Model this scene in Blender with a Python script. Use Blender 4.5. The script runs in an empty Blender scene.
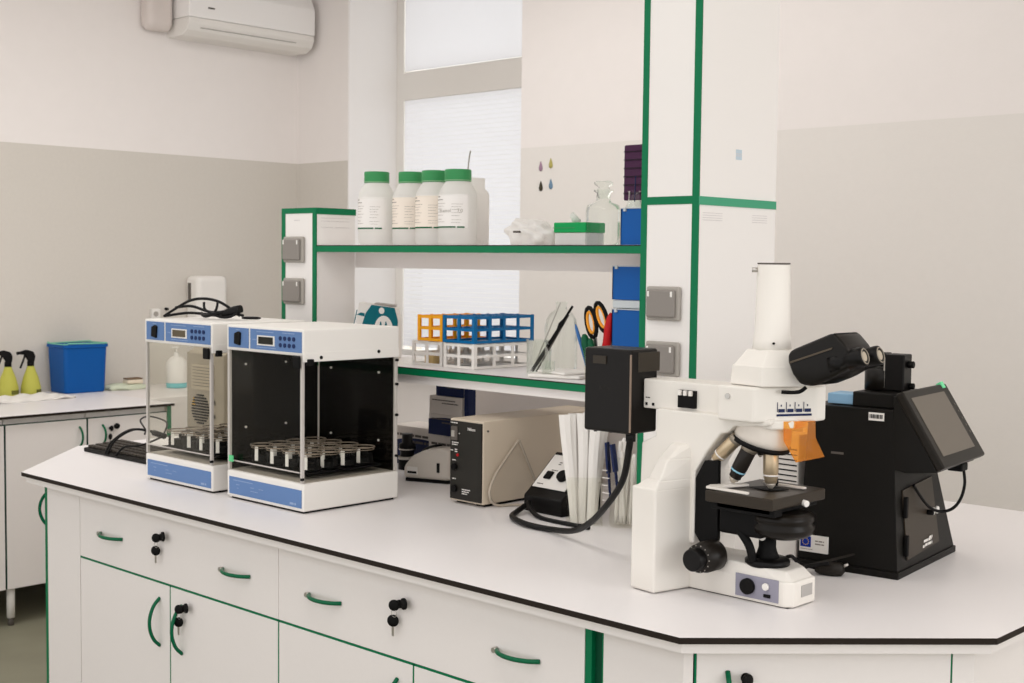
import bpy, bmesh, math, random
from mathutils import Vector, Matrix, Euler
random.seed(7)
SC = bpy.context.scene
COL = SC.collection
# ---------------------------------------------------------------- camera
def add_camera():
    f, yaw, pitch, roll = 1319.15, 0.760247, 0.0606471, 0.0109924
    cy, sy = math.cos(yaw), math.sin(yaw)
    fw = Vector((-sy*math.cos(pitch), cy*math.cos(pitch), -math.sin(pitch)))
    rt = Vector((cy, sy, 0)); up = rt.cross(fw)
    c, s = math.cos(roll), math.sin(roll)
    r = c*rt + s*up; u = -s*rt + c*up
    cam = bpy.data.cameras.new('camera'); cam.sensor_width = 36; cam.lens = 36*f/1024
    cam.clip_start = .05; cam.clip_end = 100
    o = bpy.data.objects.new('camera', cam); COL.objects.link(o)
    M = Matrix((r, u, -fw)).transposed().to_4x4(); M.translation = Vector((0, 0, 1.6))
    o.matrix_world = M; SC.camera = o
    cam.dof.use_dof = True; cam.dof.focus_distance = 2.9; cam.dof.aperture_fstop = 11.0
add_camera()
# ---------------------------------------------------------------- world, lights, exposure
W = bpy.data.worlds.new('daylight'); SC.world = W; W.use_nodes = True
bg = W.node_tree.nodes['Background']; bg.inputs[0].default_value = (1, .985, .982, 1); bg.inputs[1].default_value = 1.15
def area(name, loc, rot, sx, sy, power, col=(1, .985, .975)):
    l = bpy.data.lights.new(name, 'AREA'); l.shape = 'RECTANGLE'; l.size = sx; l.size_y = sy
    l.energy = power; l.color = col
    o = bpy.data.objects.new(name, l); COL.objects.link(o); o.location = loc; o.rotation_euler = rot
area('ceiling_light_near', (-1.0, 1.0, 3.2), (0, 0, 0), 2.4, .8, 14)
area('ceiling_light_middle', (-3.0, 1.4, 3.2), (0, 0, 0), 2.4, .8, 10)
area('fill_light_right', (.6, 3.2, 3.2), (0, 0, 0), 1.6, 1.6, 12)  # unseen lamp added to brighten the right-hand faces
area('fill_light_left', (-4.7, 2.6, 3.2), (0, 0, 0), .6, 2.4, 24)  # added lamp out of view, lifts the left wall and air conditioner
area('fill_light_far', (-3.4, 4.0, 3.2), (0, 0, 0), 2.2, .5, 8)  # extra unseen lamp that brightens the back wall
area('side_fill', (3.3, 2.6, 1.9), (0, math.radians(90), 0), 1.5, 3.0, 42, (.97, .98, 1))  # invented side source, fills the column's right side and similar faces
area('window_daylight', (-5.29, 5.7, 2.2), (math.radians(-90), 0, 0), 1.5, 2.4, 16, (.95, .975, 1))
SC.view_settings.view_transform = 'Standard'; SC.view_settings.look = 'None'
SC.view_settings.gamma = 1; SC.view_settings.use_curve_mapping = False
SC.view_settings.exposure = 0.06
SC.cycles.use_denoising = True
SC.cycles.max_bounces = 10; SC.cycles.transparent_max_bounces = 24

# ---------------------------------------------------------------- materials
def lin(c):
    return tuple(((v/255)/12.92 if v/255 <= .04045 else ((v/255+.055)/1.055)**2.4) for v in c)
MATS = {}
def mat(name, rgb, rough=.5, metal=0, spec=.22, trans=0, alpha=1, emit=None, estr=0, bump=0, bscale=200, mottle=0, mscale=8, coat=0, ior=1.45):
    if name in MATS: return MATS[name]
    m = bpy.data.materials.new(name); m.use_nodes = True
    nt = m.node_tree; b = nt.nodes['Principled BSDF']
    c = lin(rgb)+(1,)
    b.inputs['Base Color'].default_value = c; b.inputs['Roughness'].default_value = rough
    b.inputs['Metallic'].default_value = metal; b.inputs['Specular IOR Level'].default_value = spec
    b.inputs['Transmission Weight'].default_value = trans; b.inputs['Alpha'].default_value = alpha
    b.inputs['IOR'].default_value = ior; b.inputs['Coat Weight'].default_value = coat
    if emit: b.inputs['Emission Color'].default_value = lin(emit)+(1,); b.inputs['Emission Strength'].default_value = estr
    tc = nt.nodes.new('ShaderNodeTexCoord')
    if bump:
        n = nt.nodes.new('ShaderNodeTexNoise'); n.inputs['Scale'].default_value = bscale
        nt.links.new(tc.outputs['Object'], n.inputs['Vector'])
        bp = nt.nodes.new('ShaderNodeBump'); bp.inputs['Strength'].default_value = bump; bp.inputs['Distance'].default_value = .002
        nt.links.new(n.outputs[0], bp.inputs['Height']); nt.links.new(bp.outputs[0], b.inputs['Normal'])
    if mottle:
        n = nt.nodes.new('ShaderNodeTexNoise'); n.inputs['Scale'].default_value = mscale; n.inputs['Detail'].default_value = 4
        nt.links.new(tc.outputs['Object'], n.inputs['Vector'])
        mx = nt.nodes.new('ShaderNodeMix'); mx.data_type = 'RGBA'
        mx.inputs[6].default_value = tuple(v*(1-mottle) for v in c[:3])+(1,)
        mx.inputs[7].default_value = tuple(min(1, v*(1+mottle)) for v in c[:3])+(1,)
        nt.links.new(n.outputs[0], mx.inputs[0]); nt.links.new(mx.outputs[2], b.inputs['Base Color'])
    MATS[name] = m; return m
def clear(name, tint, fac, rough=.02):
    # thin clear sheet: mostly see-through with a faint gloss
    if name in MATS: return MATS[name]
    m = bpy.data.materials.new(name); m.use_nodes = True; nt = m.node_tree
    for n in list(nt.nodes):
        if n.type == 'BSDF_PRINCIPLED': nt.nodes.remove(n)
    out = [n for n in nt.nodes if n.type == 'OUTPUT_MATERIAL'][0]
    t = nt.nodes.new('ShaderNodeBsdfTransparent'); t.inputs[0].default_value = lin(tint)+(1,)
    g = nt.nodes.new('ShaderNodeBsdfGlossy'); g.inputs[0].default_value = (1, 1, 1, 1); g.inputs['Roughness'].default_value = max(rough, .03)
    mx = nt.nodes.new('ShaderNodeMixShader')
    fr = nt.nodes.new('ShaderNodeLayerWeight'); fr.inputs[0].default_value = .12
    ma = nt.nodes.new('ShaderNodeMath'); ma.operation = 'MULTIPLY_ADD'; ma.inputs[1].default_value = fac*8; ma.inputs[2].default_value = fac*.3; ma.use_clamp = True
    fr.inputs[0].default_value = .16; nt.links.new(fr.outputs['Fresnel'], ma.inputs[0]); nt.links.new(ma.outputs[0], mx.inputs[0])
    nt.links.new(t.outputs[0], mx.inputs[1]); nt.links.new(g.outputs[0], mx.inputs[2]); nt.links.new(mx.outputs[0], out.inputs[0])
    MATS[name] = m; return m
def translucent(name, rgb, fac=.5):
    if name in MATS: return MATS[name]
    m = bpy.data.materials.new(name); m.use_nodes = True; nt = m.node_tree
    b = nt.nodes['Principled BSDF']; b.inputs['Base Color'].default_value = lin(rgb)+(1,); b.inputs['Roughness'].default_value = .6
    t = nt.nodes.new('ShaderNodeBsdfTranslucent'); t.inputs[0].default_value = lin(rgb)+(1,)
    mx = nt.nodes.new('ShaderNodeMixShader'); mx.inputs[0].default_value = fac
    out = [n for n in nt.nodes if n.type == 'OUTPUT_MATERIAL'][0]
    nt.links.new(b.outputs[0], mx.inputs[1]); nt.links.new(t.outputs[0], mx.inputs[2]); nt.links.new(mx.outputs[0], out.inputs[0])
    MATS[name] = m; return m
wall_white = mat('wall_white', (242, 236, 232), .9, bump=.15, bscale=120, mottle=.015, mscale=14)
wall_grey = mat('wall_grey', (214, 208, 199), .75, bump=.15, bscale=120, mottle=.03, mscale=60)
wall_lit = mat('wall_grey_lit', (234, 229, 223), .8, bump=.15, bscale=120, mottle=.015, mscale=40)  # wall grey lightened: brighter light right of the window is painted in
floor_m = mat('floor_vinyl', (134, 131, 112), .5, mottle=.15, mscale=4)
lam = mat('white_laminate', (236, 230, 226), .42, mottle=.012, mscale=90, bump=.04, bscale=500)
top_m = mat('worktop_white', (236, 232, 231), .38, mottle=.01, mscale=120)
core = mat('worktop_core', (36, 28, 22), .6)
green = mat('green_edge', (0, 114, 72), .4)
handle_g = mat('handle_green', (6, 96, 62), .25)
black = mat('black_plastic', (12, 10, 9), .4)
blackm = mat('black_matte', (7, 6, 6), .65)
blackp = mat('black_powdercoat', (17, 15, 12), .5, bump=.2, bscale=900)
rubber = mat('black_rubber', (16, 15, 15), .45)
plast = mat('white_plastic', (236, 232, 226), .4)
scopew = mat('scope_white', (232, 227, 219), .38, bump=.06, bscale=700)
cream = mat('cream_paint', (216, 202, 182), .45, bump=.1, bscale=600)
grey_pl = mat('grey_plastic', (168, 162, 154), .45)
grey_dk = mat('dark_grey', (96, 90, 84), .45)
steel = mat('steel', (190, 186, 180), .28, metal=1)
chrome = mat('chrome', (215, 212, 208), .15, metal=1)
gold = mat('brushed_brass', (206, 186, 156), .38, metal=.75)
blue_p = mat('blue_panel', (98, 130, 178), .45)
navy = mat('navy_print', (26, 38, 78), .5)
blue_bin = mat('blue_plastic', (8, 84, 158), .4)
blue_rack = mat('blue_rack', (8, 104, 160), .35)
yellow_rack = mat('yellow_rack', (244, 168, 30), .35)
paper = mat('white_paper', (236, 232, 226), .8)
dim_print = mat('grey_print', (150, 142, 134), .8)
lid_green = mat('green_lid', (60, 142, 86), .4)
teal = mat('teal_print', (0, 104, 116), .5)
milk = translucent('milky_plastic', (250, 248, 245), .5)
label_m = mat('bottle_label', (240, 229, 216), .7)
glass = clear('clear_glass', (250, 252, 250), .07)
acryl = clear('clear_acrylic', (252, 252, 250), .012)
orange = clear('orange_acrylic', (255, 216, 140), .03, .12)
_nt = orange.node_tree; _o = [n for n in _nt.nodes if n.type == 'OUTPUT_MATERIAL'][0]; _s = _o.inputs[0].links[0].from_socket
_d = _nt.nodes.new('ShaderNodeBsdfDiffuse'); _d.inputs[0].default_value = lin((248, 172, 84))+(1,)
_m = _nt.nodes.new('ShaderNodeMixShader'); _m.inputs[0].default_value = .22
_nt.links.new(_s, _m.inputs[1]); _nt.links.new(_d.outputs[0], _m.inputs[2]); _nt.links.new(_m.outputs[0], _o.inputs[0])
red = mat('red_plastic', (184, 22, 28), .4)
dkgreen = mat('dark_green_plastic', (10, 84, 54), .4)
orange_s = mat('orange_handle', (240, 160, 50), .4)
purple = mat('purple_plastic', (70, 34, 66), .5)
yellow_b = translucent('yellow_bottle', (214, 212, 96), .3)
screen_m = mat('lcd_glass', (104, 96, 86), .3)

# ---------------------------------------------------------------- mesh helpers
def bm_new(): return bmesh.new()
def addb(bm, src_verts_faces, M=None, mi=0):
    vs, fs = src_verts_faces
    nv = [bm.verts.new(M @ Vector(v) if M else v) for v in vs]
    for f in fs:
        try:
            fc = bm.faces.new([nv[i] for i in f]); fc.material_index = mi
        except ValueError: pass
    return nv
def box(bm, x0, x1, y0, y1, z0, z1, bev=0, mi=0, seg=2, M=None):
    t = bmesh.new(); bmesh.ops.create_cube(t, size=1)
    for v in t.verts: v.co = Vector(((x0+x1)/2+v.co.x*(x1-x0), (y0+y1)/2+v.co.y*(y1-y0), (z0+z1)/2+v.co.z*(z1-z0)))
    if bev: bmesh.ops.bevel(t, geom=t.edges[:], offset=bev, segments=seg, affect='EDGES', profile=.5)
    merge(bm, t, M, mi); return bm
def merge(bm, t, M=None, mi=0):
    t.verts.index_update()
    nv = [bm.verts.new(M @ v.co if M else v.co.copy()) for v in t.verts]
    for f in t.faces:
        n = bm.faces.new([nv[v.index] for v in f.verts]); n.material_index = mi if mi else f.material_index; n.smooth = f.smooth
    t.free()
def prism(bm, pts, lo, hi, axis='z', bev=0, mi=0, seg=2, M=None):
    # polygon extruded along an axis: z -> pts are (x,y); y -> (x,z); x -> (y,z)
    t = bmesh.new()
    def P(p, h): return {'z': (p[0], p[1], h), 'y': (p[0], h, p[1]), 'x': (h, p[0], p[1])}[axis]
    a = [t.verts.new(P(p, lo)) for p in pts]; b = [t.verts.new(P(p, hi)) for p in pts]; n = len(pts)
    t.faces.new(a[::-1]); t.faces.new(b)
    for i in range(n): t.faces.new([a[i], a[(i+1) % n], b[(i+1) % n], b[i]])
    bmesh.ops.recalc_face_normals(t, faces=t.faces[:])
    if bev: bmesh.ops.bevel(t, geom=t.edges[:], offset=bev, segments=seg, affect='EDGES', profile=.5)
    merge(bm, t, M, mi); return bm
def loft(bm, a_pts, b_pts, bev=0, mi=0, M=None, seg=2):
    # solid between two polygons given as 3-D points
    t = bmesh.new(); a = [t.verts.new(p) for p in a_pts]; b = [t.verts.new(p) for p in b_pts]; n = len(a)
    t.faces.new(a[::-1]); t.faces.new(b)
    for i in range(n): t.faces.new([a[i], a[(i+1) % n], b[(i+1) % n], b[i]])
    bmesh.ops.recalc_face_normals(t, faces=t.faces[:])
    if bev: bmesh.ops.bevel(t, geom=t.edges[:], offset=bev, segments=seg, affect='EDGES', profile=.5)
    merge(bm, t, M, mi); return bm
def lathe(bm, prof, c=(0, 0, 0), seg=24, mi=0, M=None, cap=True, sq=0):
    # profile of (radius, height); sq > 0 squares the ring off
    t = bmesh.new(); rings = []
    for r, z in prof:
        ring = []
        for k in range(seg):
            a = 2*math.pi*k/seg; q = 1
            if sq: q = 1/((abs(math.cos(a))**sq+abs(math.sin(a))**sq)**(1/sq))
            ring.append(t.verts.new((c[0]+r*q*math.cos(a), c[1]+r*q*math.sin(a), c[2]+z)))
        rings.append(ring)
    for i in range(len(rings)-1):
        for k in range(seg):
            f = t.faces.new([rings[i][k], rings[i][(k+1) % seg], rings[i+1][(k+1) % seg], rings[i+1][k]]); f.smooth = True
    if cap:
        t.faces.new(rings[0][::-1]); t.faces.new(rings[-1])
    merge(bm, t, M, mi); return bm
def frame_to(a, b):
    d = (Vector(b)-Vector(a)); q = d.to_track_quat('Z', 'Y').to_matrix().to_4x4(); q.translation = Vector(a); return q, d.length
def cyl(bm, a, b, r, r2=None, seg=20, mi=0, bev=0):
    M, L = frame_to(a, b); r2 = r if r2 is None else r2
    prof = [(r, 0), (r2, L)] if not bev else [(r-bev, 0), (r, bev), (r2, L-bev), (r2-bev, L)]
    return lathe(bm, prof, seg=seg, M=M, mi=mi)
def stack(bm, a, b, prof, seg=24, mi=0, sq=0):
    # lathe along a line; profile heights as fractions of its length
    M, L = frame_to(a, b); return lathe(bm, [(r, h*L) for r, h in prof], seg=seg, M=M, mi=mi, sq=sq)
def smooth_path(pts, n=8):
    P = [Vector(p) for p in pts]; out = []
    for i in range(len(P)-1):
        p0 = P[max(i-1, 0)]; p1 = P[i]; p2 = P[i+1]; p3 = P[min(i+2, len(P)-1)]
        for k in range(n):
            t = k/n
            out.append(.5*((2*p1)+(-p0+p2)*t+(2*p0-5*p1+4*p2-p3)*t*t+(-p0+3*p1-3*p2+p3)*t**3))
    out.append(P[-1]); return out
def tube(bm, pts, r, seg=8, n=8, closed=False, smooth=True, mi=0, flat=1):
    P = smooth_path(pts, n) if smooth else [Vector(p) for p in pts]
    t = bmesh.new(); rings = []; up = Vector((0, 0, 1)); N = len(P); prev = None
    for i, p in enumerate(P):
        d = (P[(i+1) % N]-P[i-1]) if closed else (P[min(i+1, N-1)]-P[max(i-1, 0)])
        if d.length < 1e-9: d = Vector((1, 0, 0))
        d.normalize()
        if prev is None: x = d.orthogonal().normalized()
        else:
            x = prev-d*prev.dot(d); x = x.normalized() if x.length > 1e-6 else d.orthogonal().normalized()
        prev = x; y = d.cross(x)
        rings.append([t.verts.new(p+(x*math.cos(2*math.pi*k/seg)+y*math.sin(2*math.pi*k/seg)*flat)*r) for k in range(seg)])
    m = len(rings)
    for i in range(m if closed else m-1):
        a = rings[i]; b = rings[(i+1) % m]
        for k in range(seg):
            f = t.faces.new([a[k], a[(k+1) % seg], b[(k+1) % seg], b[k]]); f.smooth = True
    if not closed: t.faces.new(rings[0][::-1]); t.faces.new(rings[-1])
    merge(bm, t, None, mi); return bm
def ring(bm, c, R, r, seg=24, M=None, s2=6, mi=0):
    t = bmesh.new(); rs = []
    for i in range(seg):
        a = 2*math.pi*i/seg
        rs.append([t.verts.new((c[0]+(R+r*math.cos(2*math.pi*k/s2))*math.cos(a), c[1]+(R+r*math.cos(2*math.pi*k/s2))*math.sin(a), c[2]+r*math.sin(2*math.pi*k/s2))) for k in range(s2)])
    for i in range(seg):
        for k in range(s2):
            f = t.faces.new([rs[i][k], rs[(i+1) % seg][k], rs[(i+1) % seg][(k+1) % s2], rs[i][(k+1) % s2]]); f.smooth = True
    merge(bm, t, M, mi); return bm
def obj(name, bm, m, parent=None, off=None, auto=True):
    bmesh.ops.recalc_face_normals(bm, faces=bm.faces[:])
    if off is not None: bmesh.ops.translate(bm, verts=bm.verts[:], vec=-Vector(off))
    me = bpy.data.meshes.new(name); bm.to_mesh(me); bm.free()
    for x in (m if isinstance(m, (list, tuple)) else [m]): me.materials.append(x)
    o = bpy.data.objects.new(name, me); COL.objects.link(o)
    if parent is not None: o.parent = parent
    return o
def tag(o, label=None, cat=None, group=None, kind=None):
    if label: o['label'] = label
    if cat: o['category'] = cat
    if group: o['group'] = group
    if kind: o['kind'] = kind
    return o
class Thing:
    # an Empty at the base; parts may be modelled in scene coordinates (world=True) or local ones
    def __init__(s, name, label, cat, loc=(0, 0, 0), rz=0, group=None, world=True):
        s.o = bpy.data.objects.new(name, None); COL.objects.link(s.o); s.o.empty_display_size = .05
        s.o.location = loc; s.o.rotation_euler = (0, 0, rz); tag(s.o, label, cat, group)
        s.loc = Vector(loc); s.world = world
    def part(s, name, bm, m, under=None, label=None):
        o = obj(name, bm, m, under or s.o, s.loc if s.world else None)
        if label: o['label'] = label
        return o
def solo(name, bm, m, label, cat, loc=(0, 0, 0), group=None):
    o = obj(name, bm, m, None, loc); o.location = loc; return tag(o, label, cat, group)
def struct(name, bm, m, label=None, parent=None):
    o = obj(name, bm, m, parent)
    if parent is None: tag(o, label, name.split('_')[0], kind='structure')
    elif label: o['label'] = label
    return o
def copy_tree(o, parent=None):
    c = o.copy(); COL.objects.link(c)
    if parent is not None: c.parent = parent
    for ch in list(o.children): copy_tree(ch, c)
    return c
def textbm(s, size, M, ext=.0004):
    cu = bpy.data.curves.new('t', 'FONT'); cu.body = s; cu.size = size; cu.extrude = ext; cu.align_x = 'LEFT'
    o = bpy.data.objects.new('t', cu); COL.objects.link(o)
    dg = bpy.context.evaluated_depsgraph_get(); me = bpy.data.meshes.new_from_object(o.evaluated_get(dg))
    bm = bmesh.new(); bm.from_mesh(me); bmesh.ops.transform(bm, matrix=M, verts=bm.verts[:])
    bpy.data.objects.remove(o); bpy.data.curves.remove(cu); bpy.data.meshes.remove(me)
    return bm
def face_M(o, right, up):
    r = Vector(right).normalized(); u = Vector(up).normalized(); n = r.cross(u)
    M = Matrix((r, u, n)).transposed().to_4x4(); M.translation = Vector(o); return M
FRONT = ((1, 0, 0), (0, 0, 1))       # faces -Y
SIDE = ((0, 1, 0), (0, 0, 1))        # faces +X
def strokes(bm, M, rows, t=.0005, h=.0015, seed=0):
    # short dashes standing in for print too small to read; rows of (x0, x1, y)
    rnd = random.Random(seed)
    for x0, x1, y in rows:
        x = x0
        while x < x1:
            w = min(rnd.uniform(.002, .007)*h/.0015, x1-x); box(bm, x, x+w, y-h/2, y+h/2, 0, t, M=M); x += w+h*.6
    return bm

# ================================================================ ROOM
ZF = -.042; XW = -6.45; YW = 4.889; ZB = 2.171; ZC = 3.3
b = bm_new(); box(b, -6.9, 3.5, -1.5, 5.6, ZF-.1, ZF); struct('floor', b, floor_m)
b = bm_new(); box(b, -6.9, 3.5, -.2, 5.6, ZC, ZC+.1); struct('ceiling', b, wall_white)
b = bm_new(); box(b, XW-.2, XW, -.5, 5.4, ZF, ZB); box(b, XW-.2, XW, -.5, 5.4, ZB, ZC, mi=1); struct('wall_left', b, [wall_grey, wall_white])
# back wall around the window recess
XR0, XR1, YG = -5.974, -4.603, 5.281
b = bm_new(); box(b, XW, XR0, YW, YG+.2, ZF, ZB); box(b, XW, XR0, YW, YG+.2, ZB, ZC, mi=1)
box(b, XR1, 3.5, YW, YG+.2, ZF, ZB, mi=2); box(b, XR1, 3.5, YW, YG+.2, ZB, ZC, mi=1)
box(b, XR0, XR1, YW+.12, YG+.2, ZF, 1.0, mi=1)
struct('wall_back', b, [wall_grey, wall_white, wall_lit])
b = bm_new(); box(b, XR0+.0005, XR0+.012, YW+.001, YG, 1.0, ZC-.001); box(b, XR0, XR1, YW, YG, .985, 1.0)
struct('trim_1', b, mat('reveal_white', (250, 247, 244), .8))
# window
b = bm_new(); box(b, XR0+.012, XR0+.075, YG-.03, YG+.03, 1.0, ZC); box(b, XR1-.07, XR1, YG-.03, YG+.03, 1.0, ZC)
box(b, XR0+.075, XR1-.07, YG-.03, YG+.03, 1.0, 1.07); win = struct('window_1', b, plast)
b = bm_new(); box(b, XR0+.075, XR1-.07, YG-.035, YG+.03, 2.54, 2.705, bev=.006); struct('window_transom', b, plast, parent=win)
b = bm_new(); box(b, XR0+.075, XR1-.07, YG+.005, YG+.01, 1.07, 2.54); box(b, XR0+.075, XR1-.07, YG+.005, YG+.01, 2.705, ZC); struct('window_pane', b, acryl, parent=win)
bl = translucent('blind_fabric', (240, 240, 242), .5)
b = bm_new()
z = 1.09
while z < 2.535:
    box(b, XR0+.08, XR1-.075, YG-.024, YG-.018, z, z+.024); z += .0255
struct('lower_blind', b, bl, parent=win)
b = bm_new(); box(b, XR0+.08, XR1-.075, YG-.024, YG-.02, 2.71, ZC-.01); struct('upper_blind', b, bl, parent=win)
# coloured pebbles stuck on the back wall
for x, z, c, nm, lb in ((-4.463, 2.076, (160, 130, 150), 'sticker', 'small mauve drop sticker on the wall, upper left of four'), (-4.396, 2.088, (178, 168, 96), 'sticker', 'small olive pear sticker on the wall, upper right of four'),
                 (-4.461, 1.977, (60, 55, 40), 'sticker', 'small dark sticker on the wall, lower left of four'), (-4.394, 1.985, (110, 140, 165), 'sticker', 'small pale blue sticker on the wall, lower right of four')):
    b = bm_new(); lathe(b, [(.001, -.026), (.010, -.022), (.013, -.012), (.011, 0), (.005, .016), (.002, .024)], seg=14)
    for v in b.verts: v.co.y *= .35
    o = obj(nm, b, mat('sticker_'+str(c[0]), c, .4)); o.location = (x, YW-.002, z); tag(o, lb, 'sticker', 'stickers on the back wall')

# air conditioner
t = Thing('air_conditioner', 'white wall mounted air conditioner high on the left wall', 'air conditioner', (XW, 4.4, 2.79))
b = bm_new(); prism(b, [(XW, 2.805), (XW+.15, 2.805), (XW+.20, 2.83), (XW+.22, 2.87), (XW+.22, 2.8995), (XW, 2.8995)], 4.0, 4.845, 'y', bev=.004); t.part('lower_cover', b, plast)
b = bm_new(); prism(b, [(XW, 2.901), (XW+.222, 2.901), (XW+.225, 3.05), (XW+.18, 3.13), (XW, 3.13)], 4.0, 4.85, 'y', bev=.006); t.part('housing', b, mat('ac_white', (246, 243, 240), .5))
b = bm_new(); box(b, XW+.208, XW+.2155, 4.08, 4.72, 2.846, 2.849); t.part('louver_gap', b, grey_pl)
b = bm_new(); box(b, XW+.222, XW+.227, 4.12, 4.16, 2.955, 2.963); t.part('indicator', b, grey_dk)
b = bm_new(); prism(b, [(XW, 2.85), (XW+.05, 2.815), (XW+.1, 2.85), (XW+.11, 3.29), (XW, 3.29)], 3.83, 3.985, 'y', bev=.03, seg=4); solo('pipe_cover', b, mat('pipe_cover', (222, 212, 206), .6), 'pale rounded pipe cover beside the air conditioner', 'pipe cover', (XW, 3.9, 2.8))

# wall dispenser and outlet
t = Thing('paper_dispenser', 'white paper towel dispenser fixed to the grey wall', 'dispenser', (XW, 4.25, 1.21))
b = bm_new(); box(b, XW, XW+.13, 4.11, 4.31, 1.21, 1.50, bev=.03, seg=4); t.part('body', b, plast)
b = bm_new(); box(b, XW+.03, XW+.06, 4.1085, 4.1105, 1.36, 1.46, bev=.0005); t.part('window_slot', b, grey_dk)
t = Thing('wall_outlet', 'small white outlet box on the grey wall above the far counter', 'outlet', (XW, 3.93, 1.29))
b = bm_new(); box(b, XW, XW+.03, 3.885, 3.935, 1.262, 1.318, bev=.005); t.part('box', b, plast)
b = bm_new(); cyl(b, (XW+.03, 3.905, 1.29), (XW+.034, 3.905, 1.29), .014); t.part('socket', b, grey_pl)
b = bm_new(); cyl(b, (XW+.0, 3.985, 1.315), (XW+.02, 3.985, 1.315), .008); solo('wall_hook', b, blackm, 'tiny black hook on the grey wall beside the outlet box', 'hook', (XW, 3.985, 1.31))

# ================================================================ HANDLES, KEYS
def bow(p, axis, L, out, n, r=.0052, sag=0):
    # curved bar handle centred at p along axis, standing off along n
    p = Vector(p); a = Vector(axis).normalized(); n = Vector(n).normalized()
    pts = []
    for k in range(-4, 5):
        s = k/4; pts.append(p+a*(L/2*s)+n*(out*(1-s*s)**.8 if abs(s) < 1 else 0))
    b = bm_new(); tube(b, pts, r, seg=10, n=4, flat=1); return b
def lockset(c, right, n, label, loc, second=True, group='keys hanging in the cabinet locks'):
    # black key heads: one in the lock, one hanging with its blade
    c = Vector(c); right = Vector(right).normalized(); n = Vector(n).normalized(); up = Vector((0, 0, 1))
    t = Thing('key_pair', label, 'keys', tuple(c), group=group)
    b = bm_new(); cyl(b, c+n*.001, c+n*.012, .008, seg=16); t.part('key_collar', b, blackm)
    b = bm_new(); M = face_M(c+n*.014, n, up); M2 = face_M(c+n*.014, right*.82-n*.57, up)
    lathe(b, [(.004, -.003), (.0125, -.003), (.0135, 0), (.0125, .003), (.004, .003)], seg=24, M=M2); t.part('key_head', b, blackm)
    if second:
        b = bm_new(); ring(b, (0, 0, 0), .009, .0008, M=face_M(c+n*.014+up*-.019, right, up)); t.part('key_ring', b, steel)
        b = bm_new(); lathe(b, [(.004, -.0025), (.0135, -.0025), (.0145, 0), (.0135, .0025), (.004, .0025)], seg=24, M=face_M(c+n*.012-up*.038-right*.006, right*.85-n*.5, up)); h = t.part('key_head', b, blackm)
        b = bm_new(); M = face_M(c+n*.012-up*.050-right*.006, right, up); box(b, -.0035, .0035, -.024, 0, -.001, .001, M=M); t.part('key_blade', b, steel, under=h)
        b = bm_new(); lathe(b, [(.003, -.0025), (.0135, -.0025), (.0135, .0025), (.003, .0025)], seg=24, M=face_M(c+n*.010+right*.029+up*.008, right+n*.25, up)); t.part('key_head', b, blackm)
    return t

# ================================================================ ISLAND BENCH
ZT = .9
P = [(-4.077, 1.983), (-1.444, 1.983), (-1.021, 2.412), (-1.021, 3.30), (-1.444, 3.73), (-4.077, 3.73), (-4.505, 3.30), (-4.505, 2.41)]
b = bm_new(); prism(b, P, ZT-.0125, ZT, 'z', mi=0)
for f in b.faces:
    if abs(f.normal.z) < .5: f.material_index = 1
bmesh.ops.recalc_face_normals(b, faces=b.faces[:])
for f in b.faces: f.material_index = 0 if abs(f.normal.z) > .5 else 1
solo('island_worktop', b, [top_m, core], 'white laminate worktop with thin black edge on the central island', 'worktop', (-2.7, 2.85, ZT-.0125))
def inset(poly, d):
    out = []; n = len(poly)
    for i in range(n):
        p0 = Vector(poly[i-1]); p1 = Vector(poly[i]); p2 = Vector(poly[(i+1) % n])
        a = (p1-p0).normalized(); c = (p2-p1).normalized(); na = Vector((-a.y, a.x)); nc = Vector((-c.y, c.x))
        m = (na+nc); m = m/m.dot(na)
        out.append(tuple(p1+m*d))
    return out
b = bm_new(); prism(b, inset(P, .014), ZT-.034, ZT-.0125, 'z'); solo('worktop_frame', b, lam, 'white rail frame carrying the island worktop', 'frame', (-2.7, 2.85, ZT-.034))
YF = 2.03; ZD = .664; ZTOP = .864; ZBOT = .06
nF = (0, -1, 0)
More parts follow.
